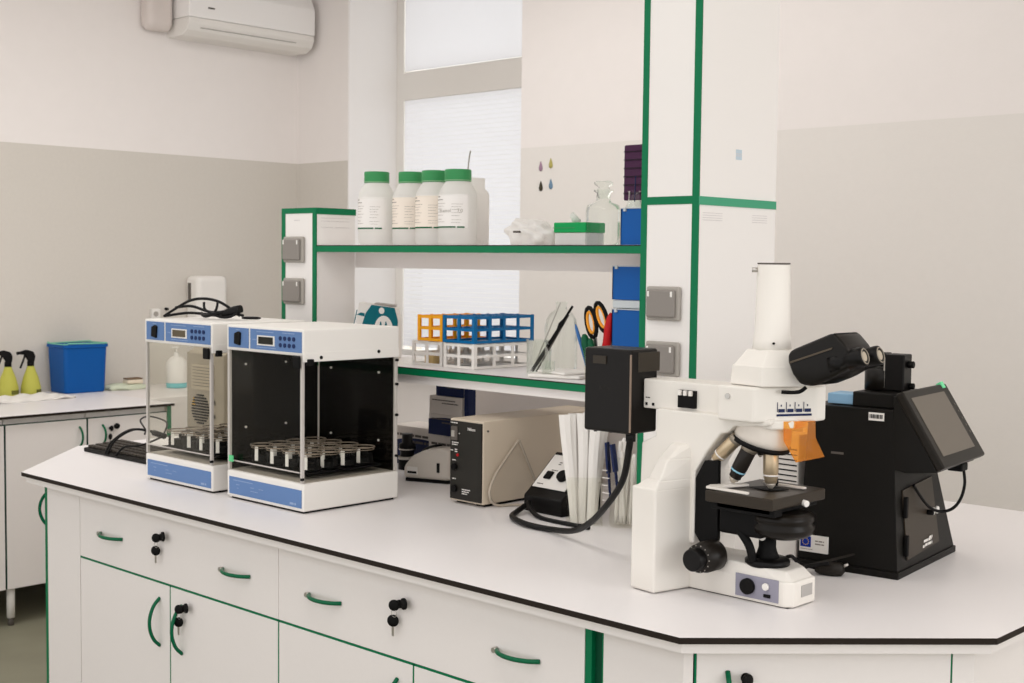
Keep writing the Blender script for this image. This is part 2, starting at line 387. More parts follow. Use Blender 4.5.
def cabinet(x0, x1, label, keylabels, nd, locked_door=None):
    t = Thing('base_cabinet', label, 'cabinet', ((x0+x1)/2, 2.3, ZF), group='base cabinets on the long side of the island')
    b = bm_new(); box(b, x0+.0005, x1-.0005, YF+.02, 2.62, ZBOT, ZTOP); t.part('carcass', b, lam)
    b = bm_new(); box(b, x0+.02, x1-.02, YF+.06, 2.6, ZF, ZBOT); t.part('plinth', b, grey_dk)
    b = bm_new(); box(b, x0+.001, x1-.001, YF, YF+.0195, ZD+.003, ZTOP, bev=.0008); d = t.part('drawer', b, lam)
    for hx in (x0+.192, x1-.188):
        b = bow((hx, YF, .757), (1, 0, 0), .128, .028, nF); t.part('handle', b, handle_g, under=d)
        b = bm_new(); cyl(b, (hx-.063, YF, .757), (hx-.063, YF-.012, .757), .0062); t.part('handle_mount', b, steel, under=d)
    b = bm_new(); cyl(b, (x0+.472, YF, .797), (x0+.472, YF-.004, .797), .010); t.part('lock', b, blackm, under=d)
    b = bm_new(); box(b, x0, x1, YF+.001, YF+.0195, ZD-.0035, ZD+.002)
    w = (x1-x0)/nd
    for k in range(1 if x0 < -3.7 else 0, nd+1):
        xx = x0+k*w; box(b, max(x0, xx-.0028), min(x1, xx+.0028), YF+.001, YF+.0195, ZBOT, ZD)
    t.part('green_edging', b, green)
    for k in range(nd):
        b = bm_new(); box(b, x0+k*w+.003, x0+(k+1)*w-.003, YF, YF+.0195, ZBOT, ZD-.004, bev=.0008); d = t.part('door', b, lam)
        hx = x0+(k+1)*w-.055 if k == 0 else x0+k*w+.062
        b = bow((hx, YF, .548), (0, 0, 1), .14, .034, nF); t.part('handle', b, handle_g, under=d)
        if k == 1:
            b = bm_new(); cyl(b, (x0+k*w+.075, YF, .612), (x0+k*w+.075, YF-.004, .612), .010); t.part('lock', b, blackm, under=d)
    lockset((x0+.472, YF-.004, .797), (1, 0, 0), nF, keylabels[0], 0)
    if keylabels[1]: lockset((x0+w+.075, YF-.004, .612), (1, 0, 0), nF, keylabels[1], 0)
    return t
cabinet(-3.785, -2.755, 'white island cabinet under the glass incubators, drawer above two doors', ('black keys in the drawer lock below the two incubators', 'black keys in the door lock beside a green bow handle'), 2)
cabinet(-2.755, -1.715, 'white island cabinet right of the incubators, its wide drawer above two doors', ('black keys in the drawer lock of the middle island cabinet', 'black keys in the lower door lock of the middle island cabinet'), 2)
# recessed green trimmed joint right of the second cabinet
t = Thing('corner_cabinet', 'white angled cabinet at the near corner of the island', 'cabinet', (-1.6, 2.1, ZF))
b = bm_new(); prism(b, [(-1.668, YF), (-1.468, YF), (-1.455, 2.043), (-1.475, 2.063), (-1.50, 2.05), (-1.668, 2.05)], ZF+.02, ZTOP, 'z'); t.part('panel', b, lam)
b = bm_new(); box(b, -1.714, -1.697, YF, 2.05, ZF+.02, ZTOP); box(b, -1.669, -1.666, YF-.0006, 2.06, ZF+.02, ZTOP); t.part('green_edge', b, green)
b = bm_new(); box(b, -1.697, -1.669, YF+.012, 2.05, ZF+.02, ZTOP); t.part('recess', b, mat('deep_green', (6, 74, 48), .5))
# chamfered corner cabinet
uC = Vector((1, 1, 0)).normalized(); nC = Vector((1, -1, 0)).normalized()
A0 = Vector((-1.453, 2.045, 0)); L = (Vector((-1.101, 2.397, 0))-A0).length
b = bm_new(); prism(b, [(-1.475, 2.064), (-1.445, 2.075), (-1.115, 2.405), (-1.4, 2.6)], .06, ZTOP, 'z'); t.part('carcass', b, lam)
M = face_M(A0, uC, (0, 0, 1))
b = bm_new(); box(b, .004, L-.003, .06, ZTOP-.003, -.018, 0, bev=.0008, M=M); d = t.part('door', b, lam)
b = bm_new(); box(b, 0, .0036, .06, ZTOP, -.018, .0004, M=M); box(b, L-.0026, L-.0006, .06, ZTOP, -.018, .0, M=M); box(b, .004, L-.003, ZTOP-.003, ZTOP-.001, -.018, -.001, M=M); t.part('green_edging', b, green)
b = bow(tuple(A0+uC*.064+Vector((0, 0, .745))), (0, 0, 1), .15, .034, nC); t.part('handle', b, handle_g, under=d)
b = bm_new(); c = A0+uC*.099+Vector((0, 0, .808)); cyl(b, c, c+nC*.004, .010); t.part('lock', b, blackm, under=d)
lockset(c+nC*.004, uC, nC, 'single black key in the lock of the angled corner cabinet', 0, second=False)
# left filler, post and angled door
t = Thing('corner_cabinet', 'angled cabinet at the far left corner of the island, white filler panel with green edge', 'cabinet', (-3.9, 2.1, ZF))
b = bm_new(); box(b, -3.995, -3.786, YF, 2.05, ZF+.02, ZTOP); t.part('panel', b, lam)
b = bm_new(); box(b, -4.012, -3.9955, YF, 2.06, ZF+.02, ZTOP); t.part('green_edge', b, green)
uL = Vector((-1, 1, 0)).normalized(); nL = Vector((-1, -1, 0)).normalized(); A1 = Vector((-4.02, 2.045, 0))
M = face_M(A1+uL*.0, -uL, (0, 0, 1))
b = bm_new(); prism(b, [(-4.012, 2.066), (-4.0, 2.2), (-4.3, 2.6), (-4.42, 2.45)], .06, ZTOP, 'z'); t.part('carcass', b, lam)
b = bm_new(); box(b, -.56, -.004, .06, ZTOP, -.018, 0, M=M); d = t.part('door', b, lam)
b = bow(tuple(A1+uL*.02+Vector((0, 0, .775))), (0, 0, 1), .12, .034, nL); t.part('handle', b, handle_g, under=d)
b = bm_new(); box(b, -4.46, -4.44, 2.48, 3.25, ZF+.02, ZTOP); solo('cladding_board', b, lam, 'plain white cladding closing the far left end of the island', 'cladding', (-4.45, 2.9, ZF+.02))
b = bm_new(); box(b, -4.05, -1.47, 3.64, 3.68, ZF+.02, ZTOP); solo('cladding_board', b, lam, 'plain white cladding along the rear of the island', 'cladding', (-2.7, 3.66, ZF+.02))
b = bm_new(); prism(b, [(-1.1005, 2.3975), (-1.071, 2.427), (-1.071, 3.28), (-1.115, 3.28), (-1.115, 2.41)], ZF+.02, ZTOP, 'z'); solo('cladding_board', b, lam, 'plain white cladding at the right end of the island past the angled door', 'cladding', (-1.08, 2.9, ZF+.02))

# ================================================================ SERVICE COLUMNS AND SHELVES
Y0 = 2.68
def edged(b, x0, x1, z0, z1, w, y=Y0, verticals=True):
    pass
t = Thing('service_column', 'tall white service column with green edges rising from the island', 'column', (-2.0, 2.85, ZT))
b = bm_new(); box(b, -2.095, -1.921, Y0, 3.03, ZT, ZC); t.part('panel', b, mat('column_white', (238, 234, 230), .4))
b = bm_new()
box(b, -2.097, -2.078, Y0-.0015, Y0+.006, ZT, ZC); box(b, -1.938, -1.919, Y0-.0015, Y0+.004, ZT, ZC)
box(b, -2.078, -1.938, Y0-.0015, Y0+.002, 1.747, 1.767); t.part('green_edging', b, green)
b = bm_new(); box(b, -1.9215, -1.9185, Y0+.0, 3.03, 1.745, 1.766); t.part('green_band', b, mat('band_green_sheen', (70, 158, 122), .35))  # edge green made lighter, glancing reflection put into the colour
def socket(t, x0, x1, z0, z1):
    b = bm_new(); box(b, x0+.004, x1+.008, Y0-.012, Y0-.001, z0, z1, bev=.005, seg=3); s = t.part('wall_socket', b, grey_pl)
    b = bm_new(); box(b, x0+.010, x1-.002, Y0-.022, Y0-.010, z0+.008, z1-.008, bev=.005, seg=3); t.part('socket_lid', b, mat('lid_grey', (140, 134, 128), .4), under=s)
    b = bm_new(); box(b, x1-.013, x1-.007, Y0-.0235, Y0-.02, z1-.026, z1-.012, bev=.001); box(b, x0+.015, x0+.021, Y0-.0235, Y0-.02, z1-.026, z1-.012, bev=.001); t.part('lid_hinge', b, plast, under=s)
socket(t, -2.072, -1.972, 1.455, 1.541); socket(t, -2.072, -1.972, 1.315, 1.402)
b = bm_new(); M = face_M((-1.9208, 2.70, 1.73), *SIDE)
strokes(b, M, [(0, .085, -.004-i*.006) for i in range(4)], h=.001, seed=3); strokes(b, M, [(.22, .29, -.004-i*.006) for i in range(4)], h=.001, seed=5); strokes(b, M, [(.14, .165, .15), (.14, .165, .145)], h=.002, seed=6)
t.part('fine_print', b, mat('pale_print', (206, 200, 200), .8))
b = bm_new(); box(b, -.0, .026, 0, .026, 0, .0006, M=face_M((-1.921, 2.84, 1.865), *SIDE)); t.part('small_sticker', b, mat('pale_sticker', (190, 205, 215), .6))
t = Thing('service_column', 'short white service column with green edges and two grey sockets behind incubators', 'column', (-3.52, 2.76, ZT))
b = bm_new(); box(b, -3.616, -3.435, Y0, 2.844, ZT, 1.765); t.part('panel', b, mat('column_white', (238, 234, 230), .4))
b = bm_new(); box(b, -3.618, -3.598, Y0-.0015, Y0+.004, ZT, 1.767); box(b, -3.452, -3.433, Y0-.0015, Y0+.003, ZT, 1.767)
box(b, -3.598, -3.452, Y0-.0015, Y0+.002, 1.75, 1.767); box(b, -3.618, -3.433, Y0, 2.846, 1.765, 1.768); box(b, -3.4352, -3.4325, Y0, 2.846, 1.747, 1.767); t.part('green_edging', b, green)
socket(t, -3.600, -3.498, 1.588, 1.674); socket(t, -3.600, -3.498, 1.450, 1.537)
b = bm_new(); strokes(b, face_M((-3.55, Y0-.0005, 1.728), *FRONT), [(0, .03, 0)], h=.002, seed=2); strokes(b, face_M((-3.4345, 2.70, 1.735), *SIDE), [(0, .12, 0), (0, .12, -.01), (0, .05, -.03), (.06, .12, -.03)], h=.001, seed=4); t.part('fine_print', b, mat('pale_print', (206, 200, 200), .8))
def shelf(name, label, x0, x1, y1, z, zr, th=.022):
    t = Thing(name, label, 'shelf', ((x0+x1)/2, (Y0+y1)/2, z-th))
    b = bm_new(); box(b, x0, x1, Y0+.002, y1, z-th, z-.001); t.part('board', b, lam)
    b = bm_new(); box(b, x0, x1, Y0-.0012, Y0+.002, z-th, z-.0028); t.part('green_edging', b, green)
    b = bm_new(); box(b, x0, x1, Y0-.0012, y1, z-.0028, z); t.part('top_sheet', b, [core if z > 1.6 else core])
    b = bm_new(); box(b, x0, x1, Y0+.004, y1-.001, z, z+.0004); t.part('top_laminate', b, top_m)
    b = bm_new(); box(b, x0, x1, zr[0], zr[0]+.018, z-th-zr[1], z-th); t.part('rail', b, lam)
    return t
shelf('upper_shelf', 'upper white shelf with green edge spanning between the two columns', -3.432, -2.097, 2.95, 1.6457, (2.843, .05))
shelf('lower_shelf', 'lower white shelf with green edge carrying the test tube racks', -3.432, -2.097, 3.03, 1.2745, (Y0+.012, .026))
ZS = 1.2750; ZU = 1.6462
# ================================================================ BOTTLES ON UPPER SHELF
def curved(b, r, z0, z1, a0, a1, t=.0005, step=3):
    # thin band on a cylinder between two angles (degrees)
    n = max(1, int((a1-a0)/step)); pts = [(math.radians(a0+(a1-a0)*k/n)) for k in range(n+1)]
    for k in range(n):
        p = [(rr*math.cos(a), rr*math.sin(a)) for rr, a in ((r, pts[k]), (r+t, pts[k]), (r+t, pts[k+1]), (r, pts[k+1]))]
        prism(b, p, z0, z1, 'z')
def curved_text(b, r, z, a0, a1, h, seed):
    rnd = random.Random(seed); a = a0
    while a < a1:
        w = min(rnd.uniform(2, 6), a1-a); curved(b, r, z-h/2, z+h/2, a, a+w, step=2); a += w+1.3
def bottle(x, y, label, lab, h=.232, r=.058, writing=0):
    t = Thing('plastic_bottle', label, 'bottle', (x, y, ZU), group='white plastic bottles on the upper shelf', world=False)
    b = bm_new(); lathe(b, [(r-.006, 0), (r, .008), (r, h-.082), (r-.003, h-.066), (r-.014, h-.046), (.037, h-.036), (.034, h-.032)], seg=40)
    t.part('bottle_body', b, milk)
    b = bm_new(); lathe(b, [(.034, h-.036), (.039, h-.035), (.0395, h-.031), (.040, h-.029), (.040, h-.003), (.038, h)], seg=40); c = t.part('screw_cap', b, lid_green)
    b = bm_new(); lathe(b, [(.0402, h-.0335), (.0402, h-.0315)], seg=40, cap=False); t.part('tamper_ring', b, mat('ring_pale', (150, 190, 150), .5), under=c)
    b = bm_new(); curved(b, r+.0002, .050, .148, -134, -12, step=4); l = t.part('label_sheet', b, lab)
    b = bm_new(); R_ = r+.0008
    curved_text(b, R_, .142, -122, -106, .003, 1+writing); curved_text(b, R_, .133, -132, -92, .0024, 2+writing)
    for k, z in enumerate((.122, .114, .106, .097, .088, .076, .068)):
        curved_text(b, R_, z, -130, -82-(k*7 % 19), .0010, 5+k+writing); curved_text(b, R_, z-.002, -62, -30-(k*5 % 11), .0010, 25+k)
    t.part('label_print', b, dim_print, under=l)
    b = bm_new(); curved(b, R_, .0505, .055, -134, -50, step=4); curved(b, R_, .0505, .055, -46, -24, step=4); t.part('green_line', b, mat('dark_green_print', (30, 96, 60), .7), under=l)
    if writing:
        b = bm_new()
        for ch, a in zip('Etanol 70', (-108, -99, -91, -83, -75, -67, -58, -46, -37)):
            if ch == ' ': continue
            th = math.radians(a); n_ = Vector((math.cos(th), math.sin(th), 0)); r_ = Vector((-math.sin(th), math.cos(th), 0))
            merge(b, textbm(ch, .015, face_M(n_*(R_+.0003)+Vector((0, 0, .096)), r_, (0, 0, 1)), .0002))
        t.part('handwriting', b, grey_pl, under=l)
    return t
label_w = mat('white_label', (238, 234, 230), .7)
bottle(-3.217, 2.752, 'white bottle with green cap standing alone at left end of upper shelf', label_w)
bottle(-3.096, 2.79, 'cream labelled bottle with green cap, second from the left on the shelf', label_m, h=.229)
bottle(-2.953, 2.757, 'cream labelled bottle with green cap, third from the left on the shelf', label_m, h=.226)
bottle(-2.836, 2.742, 'white labelled bottle with handwriting under the green cap, fourth along', label_w, h=.224, writing=1)
t = Thing('square_jug', 'uncapped milky square bottle with a straw, right of the green capped bottles', 'bottle', (-2.918, 2.876, ZU), world=False)
b = bm_new(); lathe(b, [(.055, 0), (.058, .01), (.058, .155), (.053, .168), (.044, .176), (.044, .208), (.040, .208), (.040, .17), (.02, .02)], seg=36, cap=False); t.part('bottle_body', b, milk)
b = bm_new(); tube(b, [(-.015, 0, .16), (-.012, -.002, .22), (-.004, -.004, .27), (.004, -.006, .292)], .0022, seg=8); t.part('straw', b, grey_pl)

# bag, green lid box, glass bottle, bins
b = bm_new(); bmesh.ops.create_icosphere(b, subdivisions=4, radius=1)
rn = random.Random(3)
for v in b.verts:
    n = v.co.normalized(); k = 1+.18*math.sin(7*n.x+3*n.y)*math.cos(6*n.z+2)+.12*math.sin(13*n.y+5*n.z)
    v.co = Vector((n.x*.085*k, n.y*.06*k, max(0, .03+n.z*.045*k*(1.25-.5*n.x)*.7)))
for f in b.faces: f.smooth = True
solo('plastic_bag', b, milk, 'crumpled translucent plastic bag lying on the upper shelf', 'bag'); bpy.data.objects['plastic_bag'].location = (-2.545, 2.77, ZU)
b = bm_new(); box(b, -.01, .012, -.005, .008, .0, .006, bev=.002); o = solo('bag_clip', b, grey_dk, 'small dark clip resting against the plastic bag', 'clip'); o.location = (-2.555, 2.70, ZU+.034)
t = Thing('pipette_tip_box', 'clear box with a bright green lid on the upper shelf', 'box', (-2.378, 2.765, ZU), world=False)
b = bm_new(); box(b, -.056, .056, -.04, .04, 0, .034, bev=.004); t.part('box_base', b, milk)
b = bm_new(); box(b, -.058, .058, -.042, .042, .034, .062, bev=.003); l = t.part('lid', b, mat('bright_green_lid', (0, 150, 78), .4))
b = bm_new(); box(b, -.06, .02, -.0432, -.0415, .046, .048); t.part('lid_rib', b, lid_green, under=l)
b = bm_new(); cyl(b, (-.015, .01, .062), (-.03, .0, .088), .012, .007, seg=12); t.part('tip_piece', b, milk)
t = Thing('reagent_bottle', 'square shouldered clear glass reagent bottle with flat stopper on the upper shelf', 'bottle', (-2.283, 2.752, ZU), world=False)
b = bm_new(); lathe(b, [(.001, .001), (.044, .001), (.047, .008), (.047, .095), (.043, .107), (.022, .116), (.019, .122), (.019, .140), (.027, .144), (.027, .149)], seg=36, cap=False)
t.part('glass_body', b, glass)
b = bm_new(); lathe(b, [(.015, .125), (.017, .152), (.013, .156), (.025, .162), (.026, .168), (.02, .172)], seg=28); t.part('stopper', b, glass)
t = Thing('reagent_bottle', 'slim clear glass bottle tucked between stoppered bottle and blue bin', 'bottle', (-2.250, 2.845, ZU), world=False)
b = bm_new(); lathe(b, [(.001, .001), (.028, .001), (.03, .006), (.03, .10), (.018, .118), (.016, .145), (.02, .148)], seg=28, cap=False); t.part('glass_body', b, glass)
b = bm_new(); cyl(b, (0, 0, .12), (.002, 0, .19), .0016, seg=6); t.part('glass_rod', b, navy)
def bin_(x, y, z, w, d, h, label):
    t = Thing('storage_bin', label, 'bin', (x, y, z), group='blue storage bins hanging beside the tall column', world=False)
    b = bm_new(); th = .003
    prism(b, [(-d/2, 0), (d/2, 0), (d/2, h), (d/2-th, h), (d/2-th, th), (-d/2+th, th), (-d/2+th, h*.98), (-d/2, h*.98)], -w/2, w/2, 'x')
    box(b, -w/2, -w/2+th, -d/2, d/2, 0, h*.98); box(b, w/2-th, w/2, -d/2, d/2, 0, h*.98); t.part('bin_body', b, blue_bin)
    b = bm_new(); box(b, -w/2-.001, w/2+.0, -d/2-.003, d/2, h*.97, h, bev=.002); box(b, -w/2+.012, -w/2+.02, -d/2-.006, -d/2, h*.9, h, bev=.001); t.part('clear_lid', b, mat('frosted_lid', (196, 202, 204), .35))
bin_(-2.158, 2.80, ZU+.001, .118, .11, .098, 'blue storage bin standing on the upper shelf against the column')
bin_(-2.164, 2.785, 1.502, .132, .11, .09, 'blue storage bin with clear lid, upper of the two below the shelf')
bin_(-2.164, 2.785, 1.379, .132, .11, .099, 'blue storage bin with clear lid, lower of the two below the shelf')
for z0_, z1_, lb in ((1.4795, 1.5010, 'pale ledge between the two hanging blue bins'), (1.366, 1.3782, 'pale ledge under the lowest hanging blue bin')):
    b = bm_new(); box(b, -2.230, -2.097, 2.732, 2.838, z0_, z1_, bev=.002); solo('bin_ledge', b, mat('frosted_lid', (196, 202, 204), .35), lb, 'ledge', (-2.1, 2.8, z0_))
t = Thing('purple_rack', 'dark purple tube rack standing upright against the green column edge', 'rack', (-2.2, 2.9, ZU+.1))
b = bm_new(); box(b, -2.318, -2.10, 2.88, 2.93, 1.772, 1.925, bev=.004); t.part('rack_body', b, purple)
b = bm_new()
for k in range(6): box(b, -2.316, -2.11, 2.877, 2.881, 1.79+k*.023, 1.793+k*.023)
t.part('rack_ribs', b, mat('purple_dark', (40, 18, 38), .5))
b = bm_new(); box(b, -2.3, -2.10, 2.87, 2.94, 1.65, 1.7715, bev=.003); solo('carton', b, paper, 'small white carton under the purple rack', 'carton', (-2.2, 2.9, 1.65))

# ================================================================ LOWER SHELF
def rack(name, label, x0, x1, y0, y1, z0, z1, m, nx=2, ny=4, nz=2, group='test tube racks on the lower shelf'):
    t = Thing(name, label, 'rack', ((x0+x1)/2, (y0+y1)/2, z0), group=group)
    p = .0105; b = bm_new()
    def grille(face):
        H = z1-z0
        zs = [z0, z0+(H-p)/2, z1-p]
        if face == 'front':
            for yy in (y0, y1-.0035):
                for k in range(nx+1):
                    c = x0+(x1-x0-p)*k/nx; box(b, c, c+p, yy, yy+.003, z0, z1)
                for z in zs: box(b, x0+.0004, x1-.0004, yy+.0003, yy+.0027, z+(.0003 if z == z0 else 0), z+p*.8-(.0003 if z == zs[2] else 0))
        else:
            for xx in (x0+.0005, x1-.0035):
                for k in range(ny+1):
                    c = y0+.0032+(y1-y0-p-.007)*k/ny; box(b, xx, xx+.003, c, c+p, z0+.0003, z1-.0003)
                for z in zs: box(b, xx+.0002, xx+.0028, y0+.0032, y1-.0037, z+.0005, z+p*.8)
    grille('front'); grille('side'); t.part('side_frame', b, m)
    b = bm_new()
    for z in (z0+(z1-z0)*.52, z1-.003):
        for k in range(nx*2+1):
            c = x0+.004+(x1-x0-.012)*k/(nx*2); box(b, c, c+.003, y0+.004, y1-.004, z-.0008, z+.0012)
        for k in range(ny*2+1):
            c = y0+.004+(y1-y0-.012)*k/(ny*2); box(b, x0+.004, x1-.004, c, c+.003, z, z+.0018)
    box(b, x0+.004, x1-.004, y0+.004, y1-.004, z0+.0005, z0+.0025); t.part('tube_grid', b, m)
    return t
rack('test_tube_rack', 'white tube rack underneath the blue rack', -2.917, -2.785, 2.765, 3.022, ZS+.0005, 1.352, plast, ny=3)
rack('test_tube_rack', 'blue tube rack stacked on a white one', -2.919, -2.783, 2.763, 3.026, 1.3525, 1.436, blue_rack)
rack('test_tube_rack', 'clear white tube rack underneath the yellow rack', -3.06, -2.924, 2.765, 2.99, ZS+.0005, 1.352, milk)
rack('test_tube_rack', 'yellow tube rack left of the blue rack', -3.035, -2.924, 2.765, 2.98, 1.3525, 1.433, yellow_rack)
b = bm_new(); box(b, -3.03, -2.99, 2.79, 2.83, 1.279, 1.305, bev=.003); solo('wooden_block', b, mat('cork', (214, 186, 130), .7), 'small tan block inside the white rack below the yellow one', 'block', (-3.0, 2.8, 1.279))
# glass beaker with tweezers
def jar(name, label, x, y, r, h, m=glass, cat='jar'):
    t = Thing(name, label, cat, (x, y, ZS+.0006), world=False)
    b = bm_new(); lathe(b, [(.002, .002), (r-.003, .002), (r-.0005, .006), (r, h*.95), (r+.002, h), (r-.002, h), (r-.0025, .008), (.002, .006)], seg=32, cap=False); t.part('glass_wall', b, m); return t
jar('glass_beaker', 'clear glass beaker holding dark tweezers on the lower shelf', -2.555, 2.80, .036, .10, cat='beaker')
xs = [((-2.575, 2.79, 1.285), (-2.455, 2.83, 1.475)), ((-2.58, 2.80, 1.285), (-2.475, 2.80, 1.485)), ((-2.555, 2.79, 1.285), (-2.47, 2.83, 1.45))]
for k, (a, c) in enumerate(xs):
    b = bm_new(); a = Vector(a); c = Vector(c); mid = a.lerp(c, .45)
    if k == 0:
        tube(b, [a, mid, a.lerp(c, .8), c], .0035, seg=8); tube(b, [a+Vector((.006, 0, 0)), mid+Vector((.008, 0, 0)), a.lerp(c, .78)], .003, seg=8)
        lathe(b, [(.003, -.02), (.008, 0), (.003, .02)], M=frame_to(a.lerp(c, .72), c)[0])
        lab, mm, nm = 'black handled tweezers leaning in the glass beaker', blackm, 'tweezers'
    elif k == 1:
        tube(b, [a, mid, c], .0016, seg=6); lab, mm, nm = 'long thin steel needle leaning in the glass beaker', steel, 'steel_needle'
    else:
        tube(b, [a, mid, c], .0028, seg=6); lab, mm, nm = 'dark grey forceps leaning in the glass beaker', grey_dk, 'forceps'
    solo(nm, b, mm, lab, nm.replace('_', ' '), tuple(a))
t = Thing('glass_bottle', 'empty clear glass bottle with round shoulder behind the tweezers', 'bottle', (-2.59, 2.935, ZS+.0006), world=False)
b = bm_new(); lathe(b, [(.002, .002), (.046, .002), (.049, .01), (.049, .13), (.045, .155), (.032, .175), (.017, .183), (.015, .198), (.018, .20), (.018, .207)], seg=36, cap=False); t.part('glass_body', b, glass)
jar('measuring_glass', 'little clear glass cup beside the tweezers beaker', -2.478, 2.755, .019, .045, cat='cup')
b = bm_new(); box(b, -.08, .08, -.07, .07, 0, .01, bev=.004, M=Matrix.Rotation(.3, 4, 'Z')); box(b, -.06, .07, -.05, .06, .0101, .018, bev=.004, M=Matrix.Rotation(-.2, 4, 'Z')); o = solo('paper_stack', b, paper, 'stack of folded white paper lying on the lower shelf', 'paper'); o.location = (-2.46, 2.80, ZS+.0006)
b = bm_new(); box(b, -3.148, -3.07, 2.74, 2.92, ZS+.0006, 1.292, bev=.003); solo('tray', b, acryl, 'clear flat tray at the left of the tube racks', 'tray', (-3.2, 2.8, ZS))
t = Thing('pen_pot', 'clear plastic pot holding scissors and pens on the lower shelf', 'pot', (-2.290, 2.75, ZS+.0006), world=False)
b = bm_new(); lathe(b, [(.002, .002), (.038, .002), (.042, .09), (.044, .092), (.040, .092), (.036, .006), (.002, .005)], seg=28, cap=False); t.part('pot_wall', b, acryl)
def px(x, z, y=2.75): return Vector((x, y, z))
# scissors: two handle loops
for nm, lab, c0, ang, mm, inner, yy in (('scissors', 'scissors with black and orange loop handles in the clear pot', (-2.335, 1.44), .35, blackm, orange_s, 2.752),):
    t = Thing(nm, lab, 'scissors', (-2.30, 2.75, ZS+.01))
    for (cx, cz, a) in ((-2.320, 1.436, .25), (-2.283, 1.452, .42)):
        pts = []
        for k in range(16):
            th = 2*math.pi*k/16; u = 0.0165*math.cos(th); v = .042*math.sin(th)
            pts.append(Vector((cx+u*math.cos(a)-v*math.sin(a)*-1*-1, yy, cz+v*math.cos(a)+u*math.sin(a))))
        b = bm_new(); tube(b, pts, .0058, closed=True, smooth=False, seg=8); h = t.part('handle_loop', b, blackm)
        b = bm_new(); tube(b, [p.lerp(Vector((cx, yy, cz)), .3)+Vector((0, -.001, 0)) for p in pts], .0042, closed=True, smooth=False, seg=8); t.part('orange_lining', b, orange_s, under=h)
    for (x1, x2) in ((-2.307, -2.285), (-2.265, -2.29)):
        b = bm_new(); loft(b, [(x1-.005, yy-.002, 1.402), (x1+.006, yy-.002, 1.402), (x1+.006, yy+.002, 1.402), (x1-.005, yy+.002, 1.402)], [(x2-.001, yy-.001, 1.285), (x2+.001, yy-.001, 1.285), (x2+.001, yy+.001, 1.285), (x2-.001, yy+.001, 1.285)]); t.part('blade', b, steel)
for a, c, r, mm, nm, lab in (((-2.31, 2.74, 1.285), (-2.362, 2.735, 1.43), .0045, mat('pen_blue', (60, 110, 170), .4), 'pen', 'slim blue pen leaning left in the clear pot'),
                       ((-2.30, 2.735, 1.285), (-2.326, 2.73, 1.405), .011, dkgreen, 'marker', 'dark green marker in front of the scissors in the pot'),
                       ((-2.275, 2.745, 1.285), (-2.243, 2.745, 1.465), .012, red, 'cutter', 'red handled cutter at the right of the clear pot'),
                       ((-2.285, 2.733, 1.285), (-2.30, 2.725, 1.395), .009, dkgreen, 'marker', 'dark green marker lying low at the front of the pot')):
    b = bm_new(); stack(b, a, c, [(r*.6, 0), (r, .06), (r, .6), (r*1.15, .75), (r*.9, .93), (r*.4, 1)], seg=14); solo(nm, b, mm, lab, nm, a)
# glove box on the lower shelf left end
t = Thing('glove_box', 'white and teal glove box standing behind the incubator', 'box', (-3.335, 2.86, ZS+.0006), rz=.72, world=False); t.o.scale = (.66, 1, 1.07)
b = bm_new(); prism(b, [(-.115, 0), (.112, 0), (.112, .12), (.095, .158), (-.03, .168), (-.085, .172)], -.05, .05, 'y', bev=.002); t.part('carton', b, paper)
b = bm_new(); M = face_M((0, -.0505, 0), *FRONT)
def flat(b, pts, M, th=.0006):
    prism(b, pts, 0, th, 'z', M=M)
flat(b, [(-.07, .10), (.111, .10), (.111, .12), (.095, .157), (-.02, .166), (-.05, .14)], M); t.part('teal_print', b, teal)
b = bm_new(); flat(b, [(.04+.048*math.cos(a), .085+.048*math.sin(a)) for a in [math.pi*k/14 for k in range(15)]], face_M((0, -.0512, 0), *FRONT)); t.part('white_arch', b, paper)
b = bm_new()
for dx in (.026, .052): flat(b, [(dx-.007, .100), (dx+.007, .100), (dx+.003, .113), (dx, .116), (dx-.003, .113)], face_M((0, -.052, 0), *FRONT))
flat(b, [(-.095, .135), (-.055, .13), (-.055, .14), (-.075, .142)], face_M((0, -.0505, 0), *FRONT)); flat(b, [(-.112, .10), (-.108, .10), (-.09, .15), (-.095, .15)], face_M((0, -.0505, 0), *FRONT)); t.part('small_print', b, teal)
b = bm_new(); flat(b, [(.03+.014*math.cos(a), .148+.010*math.sin(a)) for a in [2*math.pi*k/16 for k in range(16)]], face_M((0, -.0514, 0), *FRONT)); t.part('round_emblem', b, paper)
b = bm_new(); box(b, -.02, .08, -.03, .04, .166, .170, M=Matrix.Rotation(.06, 4, 'Y') @ Matrix.Translation((0, 0, .0))); t.part('torn_flap', b, grey_pl)

